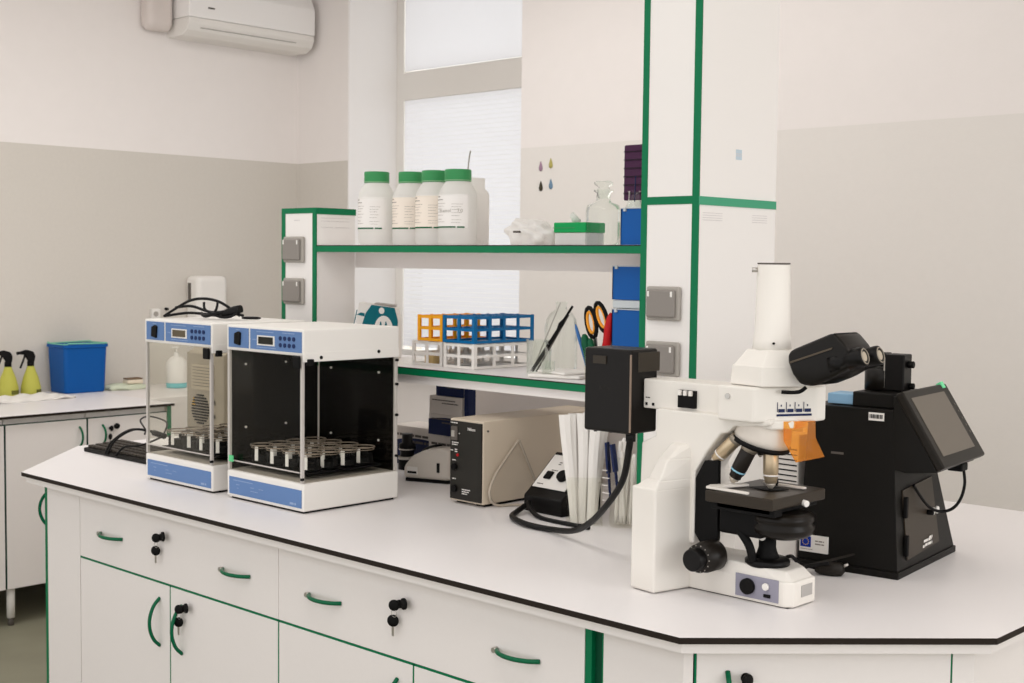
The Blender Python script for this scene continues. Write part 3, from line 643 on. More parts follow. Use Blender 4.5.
# ================================================================ INCUBATORS (shaking, glass walled)
def clamp_proto():
    pass
def incubator(x0, x1, y0, y1, label, panel_left, cover_lbl):
    t = Thing('shaking_incubator', label, 'incubator', ((x0+x1)/2, (y0+y1)/2, ZT), group='glass walled shaking incubators on the island')
    zb, zt0, zt1 = .984, 1.335, 1.408
    b = bm_new(); box(b, x0, x1, y0, y1, ZT+.006, zb, bev=.005); t.part('base', b, plast)
    b = bm_new(); box(b, x0+.01, x1-.01, y0+.01, y1-.01, ZT, ZT+.006); t.part('foot_pad', b, blackm)
    b = bm_new(); box(b, x0+.006, x1-.006, y0+.008, y1-.008, zb, zb+.002); t.part('deck', b, mat('deck_grey', (176, 168, 158), .4))
    b = bm_new(); box(b, x0, x1, y0, y1, zt0, zt1, bev=.004); lid = t.part('top_housing', b, plast)
    # front decals
    w = x1-x0; M = face_M((x0, y0-.0006, 0), *FRONT)
    b = bm_new(); box(b, .014, w-.006, .916, .966, 0, .001, M=M); p = t.part('lower_label', b, blue_p)
    b = bm_new(); strokes(b, face_M((x0, y0-.0017, 0), *FRONT), [(.035, .13, .957)], h=.002, seed=1); t.part('title_print', b, mat('light_blue_print', (150, 172, 205), .6), under=p); b = bm_new(); strokes(b, face_M((x0, y0-.0017, 0), *FRONT), [(.05, .065, .945), (.055, .06, .935), (.12, .135, .944), (.12, .155, .934), (.16, .18, .944)], h=.0016, seed=8)
    t.part('label_print', b, mat('light_blue_print', (150, 172, 205), .6), under=p)
    merge_t = textbm('BIOER', .012, face_M((x0+w-.058, y0-.0017, .921), *FRONT)) if False else None
    b = bm_new(); strokes(b, face_M((x0, y0-.0017, 0), *FRONT), [(w-.058, w-.03, .925)], h=.006, seed=12); t.part('maker_mark', b, mat('light_blue_print', (150, 172, 205), .6), under=p)
    sx = w/.363
    b = bm_new(); box(b, .012, .111*sx, zt0+.009, zt0+.066, 0, .001, M=M); box(b, .119*sx, w-.006, zt0+.009, zt0+.066, 0, .001, M=M); p = t.part('control_panel', b, blue_p)
    M2 = face_M((x0, y0-.0017, 0), *FRONT)
    b = bm_new(); prism(b, [(.046*sx, zt0+.020), (.072*sx, zt0+.016), (.076*sx, zt0+.052), (.066*sx, zt0+.056), (.048*sx, zt0+.050)], 0, .006, 'z', M=M2, bev=.001); t.part('rocker_switch', b, blackm, under=p)
    b = bm_new(); box(b, .153*sx, .235*sx, zt0+.021, zt0+.049, 0, .001, M=M2); d = t.part('display_frame', b, plast, under=p)
    b = bm_new(); box(b, .160*sx, .228*sx, zt0+.025, zt0+.0455, 0, .0022, M=M2); t.part('display', b, mat('lcd_dark', (30, 30, 22), .25) if panel_left else mat('lcd_brown', (98, 88, 70), .25), under=p)
    b = bm_new()
    for i in range(4):
        for j in range(2): cyl(b, M2 @ Vector(((.262+i*.0203)*sx, zt0+.026+j*.019, 0)), M2 @ Vector(((.262+i*.0203)*sx, zt0+.026+j*.019, .002)), .0062, seg=14)
    t.part('key_buttons', b, mat('button_navy', (24, 44, 90), .4), under=p)
    b = bm_new(); strokes(b, M2, [(.15*sx, .23*sx, zt0+.059), (.27*sx, .325*sx, zt0+.060), (.15*sx, .24*sx, zt0+.015), (.13*sx, .148*sx, zt0+.036), (.05, .07, zt0+.060)], h=.002, seed=15); t.part('panel_print', b, mat('light_blue_print', (150, 172, 205), .6), under=p)
    b = bm_new(); box(b, x1-.006, x1+.0008, y0+.001, y1-.001, zt0-.016, zt0+.01, bev=.0008); t.part('side_skirt', b, plast)
    # side screws on the top housing
    b = bm_new(); cyl(b, (x1, y0+.060, zt0-.005), (x1+.003, y0+.060, zt0-.005), .005, seg=12); cyl(b, (x1, y0+.268, zt0+.003), (x1+.003, y0+.268, zt0+.003), .005, seg=12); t.part('side_screws', b, blackm)
    # posts
    r = .0045
    for nm, (px_, py_) in zip(range(4), ((x0+.006, y0+.006), (x1-.012, y0+.006), (x1-.006, y1-.008), (x0+.006, y1-.008))):
        b = bm_new(); box(b, px_-r, px_+r, py_-r, py_+r, zb+.001, zt0, bev=.001); t.part('corner_post', b, mat('post_grey', (196, 190, 184), .35))
    # rear and side walls
    b = bm_new(); box(b, x0+.012, x1-.012, y1-.016, y1-.010, zb+.002, zt0-.001); t.part('rear_wall', b, mat('smoked_black', (12, 10, 8), .08, spec=.35))
    if panel_left:
        b = bm_new(); box(b, x0+.003, x0+.008, y0+.014, y1-.02, zb+.002, zt0-.001); t.part('left_wall', b, mat('smoked_black', (12, 10, 8), .08, spec=.35))
    else:
        b = bm_new(); box(b, x0+.003, x0+.006, y0+.014, y1-.02, zb+.002, zt0-.001); t.part('left_pane', b, acryl)
    b = bm_new()
    for xx in (x0+.07, x1-.07):
        for zz in (zb+.085, zt0-.065): cyl(b, (xx, y1-.019, zz), (xx, y1-.0155, zz), .0032, seg=10)
    if panel_left:
        for yy in (y0+.060, y0+.205):
            for zz in (zb+.12, zt0-.045): cyl(b, (x0+.0078, yy, zz), (x0+.011, yy, zz), .0032, seg=10)
    t.part('wall_screws', b, plast)
    b = bm_new(); box(b, x0+.012, x1-.018, y0+.002, y0+.005, zb+.003, zt0-.001); d = t.part('front_door', b, acryl, label='clear acrylic front door')
    b = bm_new(); box(b, x0+.012, x1-.018, y0-.001, y0+.003, zb+.028, zb+.031); t.part('guard_rod', b, mat('post_grey', (196, 190, 184), .35))
    b = bm_new(); box(b, x1-.005, x1-.002, y0+.012, y1-.016, zb+.003, zt0-.001); t.part('side_pane', b, acryl, label='clear acrylic side pane')
    b = bm_new(); box(b, x1-.036, x1-.008, y0-.010, y0-.001, zt0-.034, zt0-.001, bev=.003); t.part('door_catch', b, blackm)
    b = bm_new(); box(b, x1-.004, x1+.010, y0+.012, y0+.03, zt0-.026, zt0-.008, bev=.002); t.part('hinge_block', b, blackm)
    for zz in (1.03, 1.15, 1.24, 1.31):
        b = bm_new(); cyl(b, (x1-.002, y1-.01, zz), (x1+.006, y1-.01, zz), .004, seg=10); t.part('hinge_pin', b, blackm)
    b = bm_new(); cyl(b, (x1-.005, y0+.005, zb+.012), (x1-.005, y0-.004, zb+.012), .004, seg=10); t.part('hinge_pin', b, blackm)
    # shaking tray and flask clamps
    zp = 1.0
    b = bm_new(); box(b, x0+.03, x1-.035, y0+.04, y1-.035, zp, zp+.006, bev=.001); box(b, x0+.1, x1-.1, y0+.1, y1-.1, zb+.002, zp); t.part('shaking_tray', b, blackm)
    rnd = random.Random(int(abs(x0)*100)); first = None
    nxx, nyy = 4, 4
    for i in range(nxx):
        for j in range(nyy):
            cx = x0+.066+i*(w-.135)/(nxx-1); cy = y0+.078+j*(y1-y0-.155)/(nyy-1)
            if first is None:
                bb = bm_new()
                lathe(bb, [(.024, 0), (.031, .002), (.031, .010), (.026, .012), (.027, .020), (.020, .022)], c=(0, 0, 0), seg=20)
                for k in range(3):
                    a = -2.0+k*2*math.pi/3; Mk = Matrix.Rotation(a, 4, 'Z')
                    box(bb, .022, .0305, -.009, .009, .006, .034, bev=.002, M=Mk)
                first = obj('flask_clamp', bb, blackm, t.o); first.location = Vector((cx, cy, zp+.006))-t.loc
                bb = bm_new()
                for a in (-1.2,):
                    Mk = Matrix.Rotation(a, 4, 'Z'); box(bb, .030, .0312, -.0055, .0055, .006, .047, M=Mk)
                obj('steel_strip', bb, mat('lit_strip', (236, 232, 226), .5), first)  # bright colour paints in the light on the one front strip
                bb = bm_new(); ring(bb, (0, 0, .050), .034, .0020); ring(bb, (0, 0, .043), .032, .0011); obj('wire_ring', bb, mat('ring_wire', (150, 136, 122), .4, metal=.3), first)
            else:
                c = copy_tree(first, t.o); c.location = Vector((cx, cy, zp+.006))-t.loc; c.rotation_euler = (0, 0, rnd.uniform(-.3, .3))
    return t
i1 = incubator(-3.690, -3.318, 2.205, 2.552, 'shaking incubator on the left with a black power cord lying on top', False, '')
i2 = incubator(-3.243, -2.880, 2.205, 2.552, 'shaking incubator on the right with black rear and left walls', True, '')
b = bm_new(); box(b, -3.215, -3.196, 2.192, 2.196, 1.012, 1.03); solo('green_tape', b, mat('mint_tape', (100, 205, 140), .6), 'mint green tape tag on the right incubator door', 'tape', (-3.2, 2.194, 1.012))
# cord on incubator one
t = Thing('black_cable', 'coiled black power cord lying on top of the left incubator', 'power cord', (-3.55, 2.36, 1.408))
b = bm_new(); zc = 1.412
tube(b, [(-3.70, 2.28, zc+.002), (-3.66, 2.29, 1.435), (-3.60, 2.31, 1.465), (-3.55, 2.33, 1.473), (-3.50, 2.35, 1.465), (-3.46, 2.37, 1.442), (-3.43, 2.38, zc+.01)], .0045)
tube(b, [(-3.70, 2.28, zc+.002), (-3.64, 2.33, zc+.013), (-3.58, 2.36, zc+.01), (-3.52, 2.36, zc+.008), (-3.46, 2.37, zc+.012)], .0045)
tube(b, [(-3.665, 2.30, zc+.03), (-3.62, 2.33, zc+.035), (-3.56, 2.36, zc+.018), (-3.50, 2.38, zc+.02), (-3.44, 2.40, zc+.01)], .0045)
tube(b, [(-3.55, 2.33, 1.462), (-3.545, 2.33, 1.44), (-3.52, 2.34, zc+.015), (-3.48, 2.35, zc+.004), (-3.44, 2.36, zc+.01), (-3.43, 2.38, zc+.03)], .004)
tube(b, [(-3.49, 2.34, 1.462), (-3.495, 2.34, 1.445), (-3.52, 2.35, zc+.02)], .004)
tube(b, [(-3.61, 2.36, zc+.012), (-3.56, 2.34, zc+.006), (-3.52, 2.34, zc+.012), (-3.48, 2.36, zc+.022)], .006); t.part('cable', b, rubber)
b = bm_new(); stack(b, (-3.50, 2.36, zc+.012), (-3.425, 2.38, zc+.032), [(.006, 0), (.011, .15), (.014, .7), (.012, 1)], seg=14, sq=3); t.part('plug', b, rubber)
b = bm_new(); stack(b, (-3.425, 2.385, zc+.004), (-3.375, 2.42, zc+.004), [(.003, 0), (.0045, .2), (.0045, .8), (.002, 1)], seg=8); t.part('tail_end', b, rubber)
# keyboard
t = Thing('keyboard', 'black keyboard with its cable bundled on top at the left end of island', 'keyboard', (-4.3, 2.5, ZT), world=False); t.o.location = (-4.335, 2.358, ZT+.0005); t.o.rotation_euler = (0, 0, .0)
b = bm_new(); prism(b, [(0, 0), (.0, .014), (.16, .026), (.16, 0)], -.03, .41, 'x', bev=.003); t.part('case', b, blackp)
b = bm_new()
for r_ in range(5):
    for c_ in range(18):
        M = Matrix.Translation((-.02+c_*.0235, .012+r_*.028, .0155+r_*.0021)); box(b, 0, .020, 0, .023, 0, .008, bev=.0015, seg=1, M=M)
t.part('keys', b, mat('key_grey', (58, 52, 46), .5))
b = bm_new()
tube(b, [(.13, -.006, .008), (.12, .03, .05), (.16, .08, .09), (.24, .12, .085), (.31, .12, .075)], .004)
tube(b, [(.145, -.006, .008), (.14, .03, .055), (.18, .08, .092), (.25, .115, .088), (.31, .12, .078)], .004)
tube(b, [(.30, .12, .075), (.2, .2, .105), (.08, .24, .11), (.0, .24, .11), (.02, .20, .1), (.12, .16, .08), (.2, .11, .075)], .0032)
tube(b, [(.30, .12, .075), (.28, .05, .05), (.22, .02, .04), (.2, -.005, .01)], .0035)
t.part('cable', b, rubber)
b = bm_new(); cyl(b, (.25, .115, .085), (.315, .12, .078), .010, bev=.002); t.part('cable_tie', b, rubber)
# computer behind the left incubator
t = Thing('computer_tower', 'grey computer tower with fan grille seen through the left incubator glass', 'computer', (-3.95, 2.75, ZT))
b = bm_new(); prism(b, [(2.64, ZT+.002), (3.0, ZT+.002), (3.0, 1.29), (2.70, 1.29), (2.64, 1.26)], -4.135, -3.90, 'x', bev=.004); t.part('case', b, mat('pc_grey', (160, 150, 134), .5, mottle=.15, mscale=12))
b = bm_new(); cz = 1.06; cx = -4.045
for k in range(11):
    zz = cz-.05+k*.01; hw = math.sqrt(max(0, .054**2-(zz-cz)**2)); box(b, cx-hw, cx+hw, 2.636, 2.64, zz-.0025, zz+.0025)
t.part('fan_grille', b, blackm)
b = bm_new(); box(b, -4.10, -3.96, 2.6365, 2.6395, 1.13, 1.22); t.part('taped_paper', b, mat('old_paper', (180, 168, 148), .8))
b = bm_new(); strokes(b, face_M((-4.10, 2.636, 0), *FRONT), [(.01, .12, 1.21-i*.011) for i in range(7)], h=.002, seed=22); strokes(b, face_M((-4.10, 2.636, 0), *FRONT), [(.13, .15, 1.09), (.13, .15, 1.04)], h=.012, seed=23); t.part('print', b, grey_dk)
b = bm_new(); prism(b, [(-4.10, 1.07), (-4.075, 1.07), (-4.0875, 1.10)], 2.637, 2.6395, 'y'); t.part('warning_mark', b, mat('ochre', (198, 160, 78), .6))
b = bm_new(); box(b, -4.1, -3.93, 2.72, 2.9, 1.291, 1.335, bev=.004); solo('cardboard_box', b, mat('card_brown', (132, 114, 94), .8, mottle=.2, mscale=30), 'small brown box lying on top of the computer tower', 'box', (-4, 2.8, 1.291))

# ================================================================ UNDER THE SHELF
t = Thing('power_supply', 'cream metal power supply unit with black front panel below the shelf', 'power supply', (-2.675, 2.9, ZT))
b = bm_new(); box(b, -2.745, -2.611, 2.642, 3.16, ZT+.008, 1.146, bev=.003); t.part('case', b, cream)
b = bm_new(); box(b, -2.735, -2.700, 2.66, 3.1, ZT, ZT+.008); box(b, -2.655, -2.62, 2.66, 3.1, ZT, ZT+.008); t.part('foot_strip', b, blackm)
b = bm_new(); box(b, -2.739, -2.613, 2.636, 2.642, ZT+.014, 1.140, bev=.001); p = t.part('front_panel', b, mat('panel_black', (44, 42, 38), .4))
b = bm_new(); box(b, -2.732, -2.708, 2.631, 2.637, 1.085, 1.125, bev=.002); t.part('power_switch', b, grey_dk, under=p)
b = bm_new(); box(b, -2.728, -2.716, 2.629, 2.632, 1.095, 1.113); t.part('switch_rocker', b, grey_pl, under=p)
for z in (1.008, .945):
    b = bm_new(); cyl(b, (-2.717, 2.636, z), (-2.717, 2.626, z), .010, bev=.001); t.part('connector', b, blackm, under=p)
b = bm_new(); cyl(b, (-2.706, 2.636, 1.043), (-2.706, 2.632, 1.043), .004); t.part('red_lamp', b, red, under=p)
b = bm_new(); MF = face_M((-2.739, 2.6357, 0), *FRONT)
strokes(b, MF, [(.002, .03, 1.135), (.008, .034, 1.078), (.008, .03, 1.072), (.002, .012, 1.055), (.02, .03, 1.058), (.02, .03, 1.052), (.010, .024, 1.027), (.010, .024, .973)], h=.0028, seed=31)
strokes(b, MF, [(.050, .085, .945), (.050, .078, .939), (.050, .072, .933), (.036, .04, 1.105)], h=.0028, seed=33)
merge(b, textbm('Nikon', .0125, face_M((-2.668, 2.6357, 1.117), *FRONT)))
t.part('panel_print', b, plast, under=p)
b = bm_new(); cyl(b, (-2.611, 2.66, 1.118), (-2.608, 2.66, 1.118), .003, seg=10); t.part('side_screw', b, grey_dk)
t.o.location = Vector(t.o.location)+Vector((0, -.010, 0))
b = bm_new()
tube(b, [(-2.602, 2.865, .925), (-2.600, 2.839, .959), (-2.600, 2.799, 1.028), (-2.600, 2.772, 1.076), (-2.600, 2.766, 1.082), (-2.600, 2.755, 1.074), (-2.600, 2.719, 1.039), (-2.600, 2.672, .992), (-2.598, 2.646, .943), (-2.595, 2.668, .908), (-2.57, 2.72, .904), (-2.54, 2.76, .904)], .004)
solo('grey_cable', b, mat('cable_grey', (186, 174, 158), .5), 'thin grey cable hanging in a loop down the side of power supply', 'cable', (-2.6, 2.8, ZT))
# box stack behind
def carton(x0, x1, y0, y1, z0, z1, label, dark=True, bandlow=0.35):
    t = Thing('carton', label, 'box', ((x0+x1)/2, (y0+y1)/2, z0), group='navy and white cartons under the shelf')
    b = bm_new(); box(b, x0, x1, y0, y1, z0, z1, bev=.0015); t.part('box', b, mat('carton_white', (222, 214, 206), .6))
    h = z1-z0; w = x1-x0
    if dark:
        b = bm_new(); M = face_M((x0, y0-.0002, z0), *FRONT)
        pts = [(0, h*.02), (0, h*bandlow)] + [(w*k/8, h*(bandlow+.12*math.sin(k/8*2.6))) for k in range(1, 8)] + [(w, h*bandlow), (w, h*.02)]
        prism(b, pts, 0, .001, 'z', M=M)
        box(b, x1-.0005, x1+.0008, y0+.001, y1, z0+.003, z1-.003); t.part('navy_print', b, navy)
    b = bm_new(); strokes(b, face_M((x0, y0-.0012, z0), *FRONT), [(w*.1, w*.8, h*.78), (w*.4, w*.9, h*.62)], h=h*.06, seed=int(x0*-100)); t.part('text_print', b, grey_dk); return t
carton(-3.42, -3.19, 3.00, 3.13, ZT, 1.035, 'white carton with navy wave at the bottom left of the pile', True, .6)
carton(-3.180, -3.02, 2.95, 2.985, 1.0285, 1.098, 'white carton with navy band, lower one of the middle stack', True, .75)
carton(-3.178, -3.025, 2.95, 2.985, 1.0985, 1.158, 'white printed carton, second from the top of the stack', False)
carton(-3.15, -3.02, 2.955, 2.99, 1.1585, 1.205, 'dark navy carton topping the stack right under the shelf', True, .95)
carton(-3.185, -3.04, 2.955, 2.985, ZT, 1.028, 'white carton standing on the worktop at the foot of the stack', True, .4)
b = bm_new(); box(b, -3.018, -3.0, 2.955, 2.988, ZT, 1.19); solo('navy_box', b, navy, 'plain dark navy box wedged right of the carton stack', 'box', (-2.99, 3, ZT))
b = bm_new(); box(b, -3.42, -1.93, 3.21, 3.225, ZT, 1.248); solo('rear_screen', b, lam, 'plain white screen standing behind the things under the lower shelf', 'screen', (-2.7, 3.21, ZT))
# small white vortex mixer
t = Thing('small_centrifuge', 'low rounded white device in front of the cartons', 'device', (-3.0, 2.86, ZT))
b = bm_new(); prism(b, [(-.115, .01), (.11, .01), (.115, .02), (.115, .105), (.06, .112), (-.02, .102), (-.08, .082), (-.118, .05), (-.122, .02)], -.06, .06, 'y', bev=.012, seg=4, M=Matrix.Translation((-3.045, 2.865, ZT)) @ Matrix.Scale(.66, 4, (1, 0, 0)) @ Matrix.Rotation(.25, 4, 'Z'))
for f in b.faces: f.smooth = True
t.part('housing', b, mat('device_white', (216, 208, 198), .35))
b = bm_new(); prism(b, [(-.112, 0), (.108, 0), (.108, .0105), (-.112, .0105)], -.055, .055, 'y', M=Matrix.Translation((-3.045, 2.865, ZT)) @ Matrix.Scale(.66, 4, (1, 0, 0)) @ Matrix.Rotation(.25, 4, 'Z')); t.part('base_pad', b, blackm)
Md = Matrix.Translation((-3.045, 2.865, ZT)) @ Matrix.Scale(.66, 4, (1, 0, 0)) @ Matrix.Rotation(.25, 4, 'Z')
b = bm_new(); box(b, -.10, -.045, -.0615, -.059, .024, .048, M=Md); d = t.part('badge', b, plast)
b = bm_new(); box(b, -.095, -.05, -.0625, -.061, .027, .034, M=Md); t.part('badge_print', b, blackm, under=d)
b = bm_new(); box(b, .055, .067, -.0635, -.058, .035, .065, M=Md); t.part('rocker', b, blackm)
b = bm_new(); tube(b, [(-3.20, 2.90, .915), (-3.16, 2.89, .96), (-3.11, 2.875, .995), (-3.04, 2.88, 1.014)], .004); t.part('black_cord', b, rubber)
t = Thing('lens_adapter', 'black ringed metal adapter standing between incubator and white device', 'adapter', (-3.285, 2.95, ZT), world=False)
b = bm_new(); lathe(b, [(.03, 0), (.03, .03), (.024, .034), (.024, .06), (.028, .064), (.028, .085), (.018, .09), (.018, .12)], seg=24); t.part('barrel', b, black)
b = bm_new(); lathe(b, [(.0305, .034), (.0305, .044)], seg=24); lathe(b, [(.0285, .066), (.0285, .07)], seg=24); t.part('steel_rings', b, steel)
# black controller box
t = Thing('lamp_controller', 'black controller with slanted white switch plate under the shelf', 'controller', (-2.5, 2.85, ZT), rz=-.05, world=False)
t.o.location = (-2.436, 2.775, ZT)
b = bm_new(); prism(b, [(-.08, .0), (.08, .0), (.08, .135), (.05, .155), (-.06, .06), (-.08, .045)], -.075, .075, 'x', bev=.004, M=Matrix.Identity(4)); t.part('housing', b, black)
a0, a1 = Vector((-.075, -.058, .0625)), Vector((-.075, .046, .153))
up = (a1-a0).normalized(); MP = face_M((-.064, -.056, .0665), (1, 0, 0), up)
b = bm_new(); box(b, 0, .128, 0, .122, 0, .003, bev=.001, M=MP); p = t.part('switch_plate', b, plast)
b = bm_new(); box(b, .022, .048, .030, .058, .003, .009, bev=.003, M=MP); t.part('rocker_switch', b, blackm, under=p)
b = bm_new(); cyl(b, MP @ Vector((.092, .045, .003)), MP @ Vector((.092, .045, .018)), .018, bev=.002); t.part('dial', b, blackm, under=p)
b = bm_new(); strokes(b, face_M(MP @ Vector((0, 0, .0032)), (1, 0, 0), up), [(.03, .055, .065), (.012, .035, .012), (.07, .10, .11), (.04, .05, .095), (.04, .05, .088)], h=.003, seed=41); t.part('plate_print', b, grey_dk, under=p)
b = bm_new(); tube(b, [(-2.50, 2.875, 1.04), (-2.49, 2.872, 1.07), (-2.46, 2.87, 1.10), (-2.42, 2.87, 1.115)], .0045); solo('grey_cable', b, mat('cable_grey', (186, 174, 158), .5), 'short grey cable curving over the top of the black controller', 'cable', (-2.5, 2.85, 1.0))
# envelope bundle
MH = Matrix.Translation((-2.268, 2.672, ZT)) @ Matrix.Rotation(math.radians(43.5), 4, 'Z')
t = Thing('clear_holder', 'clear upright holder filled with tall white sampling bags', 'holder', (-2.268, 2.672, ZT))
b = bm_new()
for a in ((-.046, .046, -.032, -.030), (-.046, .046, .030, .032), (-.048, -.046, -.032, .032), (.046, .048, -.032, .032)): box(b, a[0], a[1], a[2], a[3], .001, .13, M=MH)
t.part('holder_wall', b, acryl)
rn = random.Random(11)
for k in range(10):
    b = bm_new(); f0 = (k+.5)/10; bx = -.031+.060*f0; tx = -.062+.118*f0+rn.uniform(-.004, .004); yy = -.022+((k*3) % 10)*.0048; top = .296+rn.uniform(-.008, .006)
    n = 8; A = []
    for q in range(n+1):
        f = q/n; A.append((bx+(tx-bx)*f+.0015*math.sin(f*6+k), .004+(top-.004)*f, .018+.012*f, yy+.002*math.sin(f*5+2*k)))
    for q in range(n):
        (xa, za, wa, ya), (xb, zb, wb, yb) = A[q], A[q+1]
        loft(b, [(xa-wa/2, ya+.0015, za), (xa, ya-.0010, za), (xa+wa/2, ya+.0015, za), (xa, ya+.0030, za)], [(xb-wb/2, yb+.0015, zb), (xb, yb-.0010, zb), (xb+wb/2, yb+.0015, zb), (xb, yb+.0030, zb)])
    bmesh.ops.transform(b, matrix=MH, verts=b.verts[:])
    solo('sampling_bag', b, paper, 'tall white paper sampling bag standing in the clear holder', 'bag', tuple(MH @ Vector((bx, yy, 0))), group='white bags in the clear holder')
# pipette beaker
t = Thing('glass_beaker', 'tall clear beaker full of white pipettes behind the microscope', 'beaker', (-2.175, 2.725, ZT+.001), world=False)
b = bm_new(); lathe(b, [(.002, .001), (.036, .001), (.039, .006), (.039, .185), (.041, .188), (.038, .188), (.037, .008), (.002, .005)], seg=32, cap=False); t.part('glass_wall', b, acryl)
b = bm_new()
for k in range(6): box(b, -.035, -.02 if k % 2 else -.012, -.0485, -.046, .05+k*.02, .052+k*.02)
t.part('scale_print', b, plast)
rn = random.Random(5)
for k in range(10):
    a = rn.uniform(0, 6.28); rr = rn.uniform(.006, .027); bx = -2.175+rr*math.cos(a); by = 2.725+rr*math.sin(a); h = rn.uniform(.18, .24)
    tx = bx+rn.uniform(-.012, .012); ty = by+rn.uniform(-.01, .01)
    b = bm_new(); stack(b, (bx, by, ZT+.008), (tx, ty, ZT+h), [(.002, 0), (.005, .12), (.0055, .6), (.0075, .62), (.0075, .9), (.005, 1)], seg=10)
    solo('dropper', b, paper, 'white plastic dropper standing upright in the tall beaker', 'dropper', (bx, by, ZT+.008), group='white droppers in the tall beaker')
for k, (a, c) in enumerate((((-2.195, 2.693, ZT+.075), (-2.207, 2.690, ZT+.225)), ((-2.168, 2.692, ZT+.09), (-2.188, 2.690, ZT+.222)))):
    b = bm_new(); M, Ln = frame_to(a, c); box(b, -.005, .005, -.002, .002, 0, Ln*.5, bev=.001, M=M); box(b, -.010, .010, -.003, .003, Ln*.45, Ln, bev=.001, M=M)
    solo('clip_strip', b, navy, ('navy blue plastic strip at left in the dropper beaker', 'navy blue plastic strip at right in the dropper beaker')[k], 'strip', a)

# ================================================================ FAR COUNTER
b = bm_new(); box(b, XW, -5.535, .9, 3.466, ZT-.012, ZT, mi=0)
bmesh.ops.recalc_face_normals(b, faces=b.faces[:])
for f in b.faces: f.material_index = 0 if abs(f.normal.z) > .5 else 1
solo('wall_worktop', b, [top_m, core], 'white worktop with thin black edge along the left wall', 'worktop', (-6, 2.2, ZT-.012))
XFc = -5.56
def far_cab(y0, y1, label, hy, lockp=None):
    t = Thing('wall_cabinet', label, 'cabinet', (-5.8, (y0+y1)/2, ZF), group='white cabinets along the left wall')
    b = bm_new(); box(b, -6.2, XFc-.02, y0+.001, y1-.001, .13, ZT-.012); t.part('carcass', b, lam)
    b = bm_new(); box(b, XFc-.02, XFc, y0+.003, y1-.003, .13, .857, bev=.001); d = t.part('door', b, lam)
    b = bm_new(); box(b, XFc-.02, XFc-.002, y0, y0+.003, .13, .857); box(b, XFc-.02, XFc-.003, y0, y1, .857, .860); t.part('green_edging', b, mat('edge_dark_green', (24, 66, 50), .5))  # edging in a darker green than on the island
    b = bow((XFc, hy, .778), (0, 0, 1), .07*1.0+.02, .03, (1, 0, 0), r=.005); t.part('handle', b, handle_g, under=d)
    b = bm_new()
    cyl(b, (-5.60, y0+.035, ZF+.035), (-5.60, y0+.035, .13), .018, seg=18); l = t.part('leg', b, plast)
    b = bm_new(); cyl(b, (-5.60, y0+.035, ZF), (-5.60, y0+.035, ZF+.035), .014, .012, seg=14); t.part('leg_foot', b, grey_dk, under=l)
    return t
far_cab(2.03, 2.63, 'wall cabinet at the left edge of the photo', 2.58)
far_cab(2.633, 3.022, 'wall cabinet left of the one with keys', 2.985)
far_cab(3.025, 3.44, 'wall cabinet with keys in its door', 3.10)
lockset((XFc+.001, 3.138, .805), (0, 1, 0), (1, 0, 0), 'black keys in the door of a cabinet along the left wall', 0)
t = Thing('counter_support', 'grey support with a green edge at the end of wall counter', 'panel', (-5.8, 3.46, ZF))
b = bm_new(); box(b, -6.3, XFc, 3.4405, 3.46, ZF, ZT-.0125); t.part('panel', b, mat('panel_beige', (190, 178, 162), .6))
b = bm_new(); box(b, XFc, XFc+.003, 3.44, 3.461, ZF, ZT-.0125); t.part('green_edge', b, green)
b = bm_new(); box(b, -6.449, -5.80, 3.4665, 4.2, ZF, ZT, bev=.004); solo('low_cupboard', b, lam, 'low white cupboard continuing beyond the wall counter', 'cupboard', (-6.1, 3.8, ZF))

# bin
t = Thing('waste_bin', 'blue square plastic bin with a green bag on the wall counter', 'bin', (-6.34, 3.40, ZT))
def sq(cx, cy, wx, wy, z, r=.02, n=4):
    pts = []
    for sx, sy, a0 in ((1, 1, 0), (-1, 1, 90), (-1, -1, 180), (1, -1, 270)):
        for k in range(n+1):
            a = math.radians(a0+90*k/n); pts.append((cx+sx*(wx-r)+r*math.cos(a), cy+sy*(wy-r)+r*math.sin(a), z))
    return pts
b = bm_new(); rings = [sq(-6.335, 3.393, .083, .108, ZT+.001), sq(-6.335, 3.393, .086, .112, ZT+.01), sq(-6.335, 3.393, .094, .120, 1.133), sq(-6.335, 3.393, .100, .126, 1.135), sq(-6.335, 3.393, .100, .126, 1.15), sq(-6.335, 3.393, .090, .116, 1.15), sq(-6.335, 3.393, .08, .104, ZT+.01)]
vv = [[b.verts.new(p) for p in r_] for r_ in rings]; n = len(vv[0])
for i in range(len(vv)-1):
    for k in range(n): b.faces.new([vv[i][k], vv[i][(k+1) % n], vv[i+1][(k+1) % n], vv[i+1][k]])
b.faces.new(vv[0][::-1]); b.faces.new(vv[-1]); t.part('bin_body', b, blue_bin)
b = bm_new(); rn = random.Random(9); base = sq(-6.335, 3.393, .095, .121, 1.152, n=6)
tube(b, [(x+rn.uniform(-.003, .003), y, z+rn.uniform(-.002, .006)) for x, y, z in base], .004, closed=True, smooth=False); t.part('bin_bag', b, mat('mint_bag', (130, 200, 170), .5))
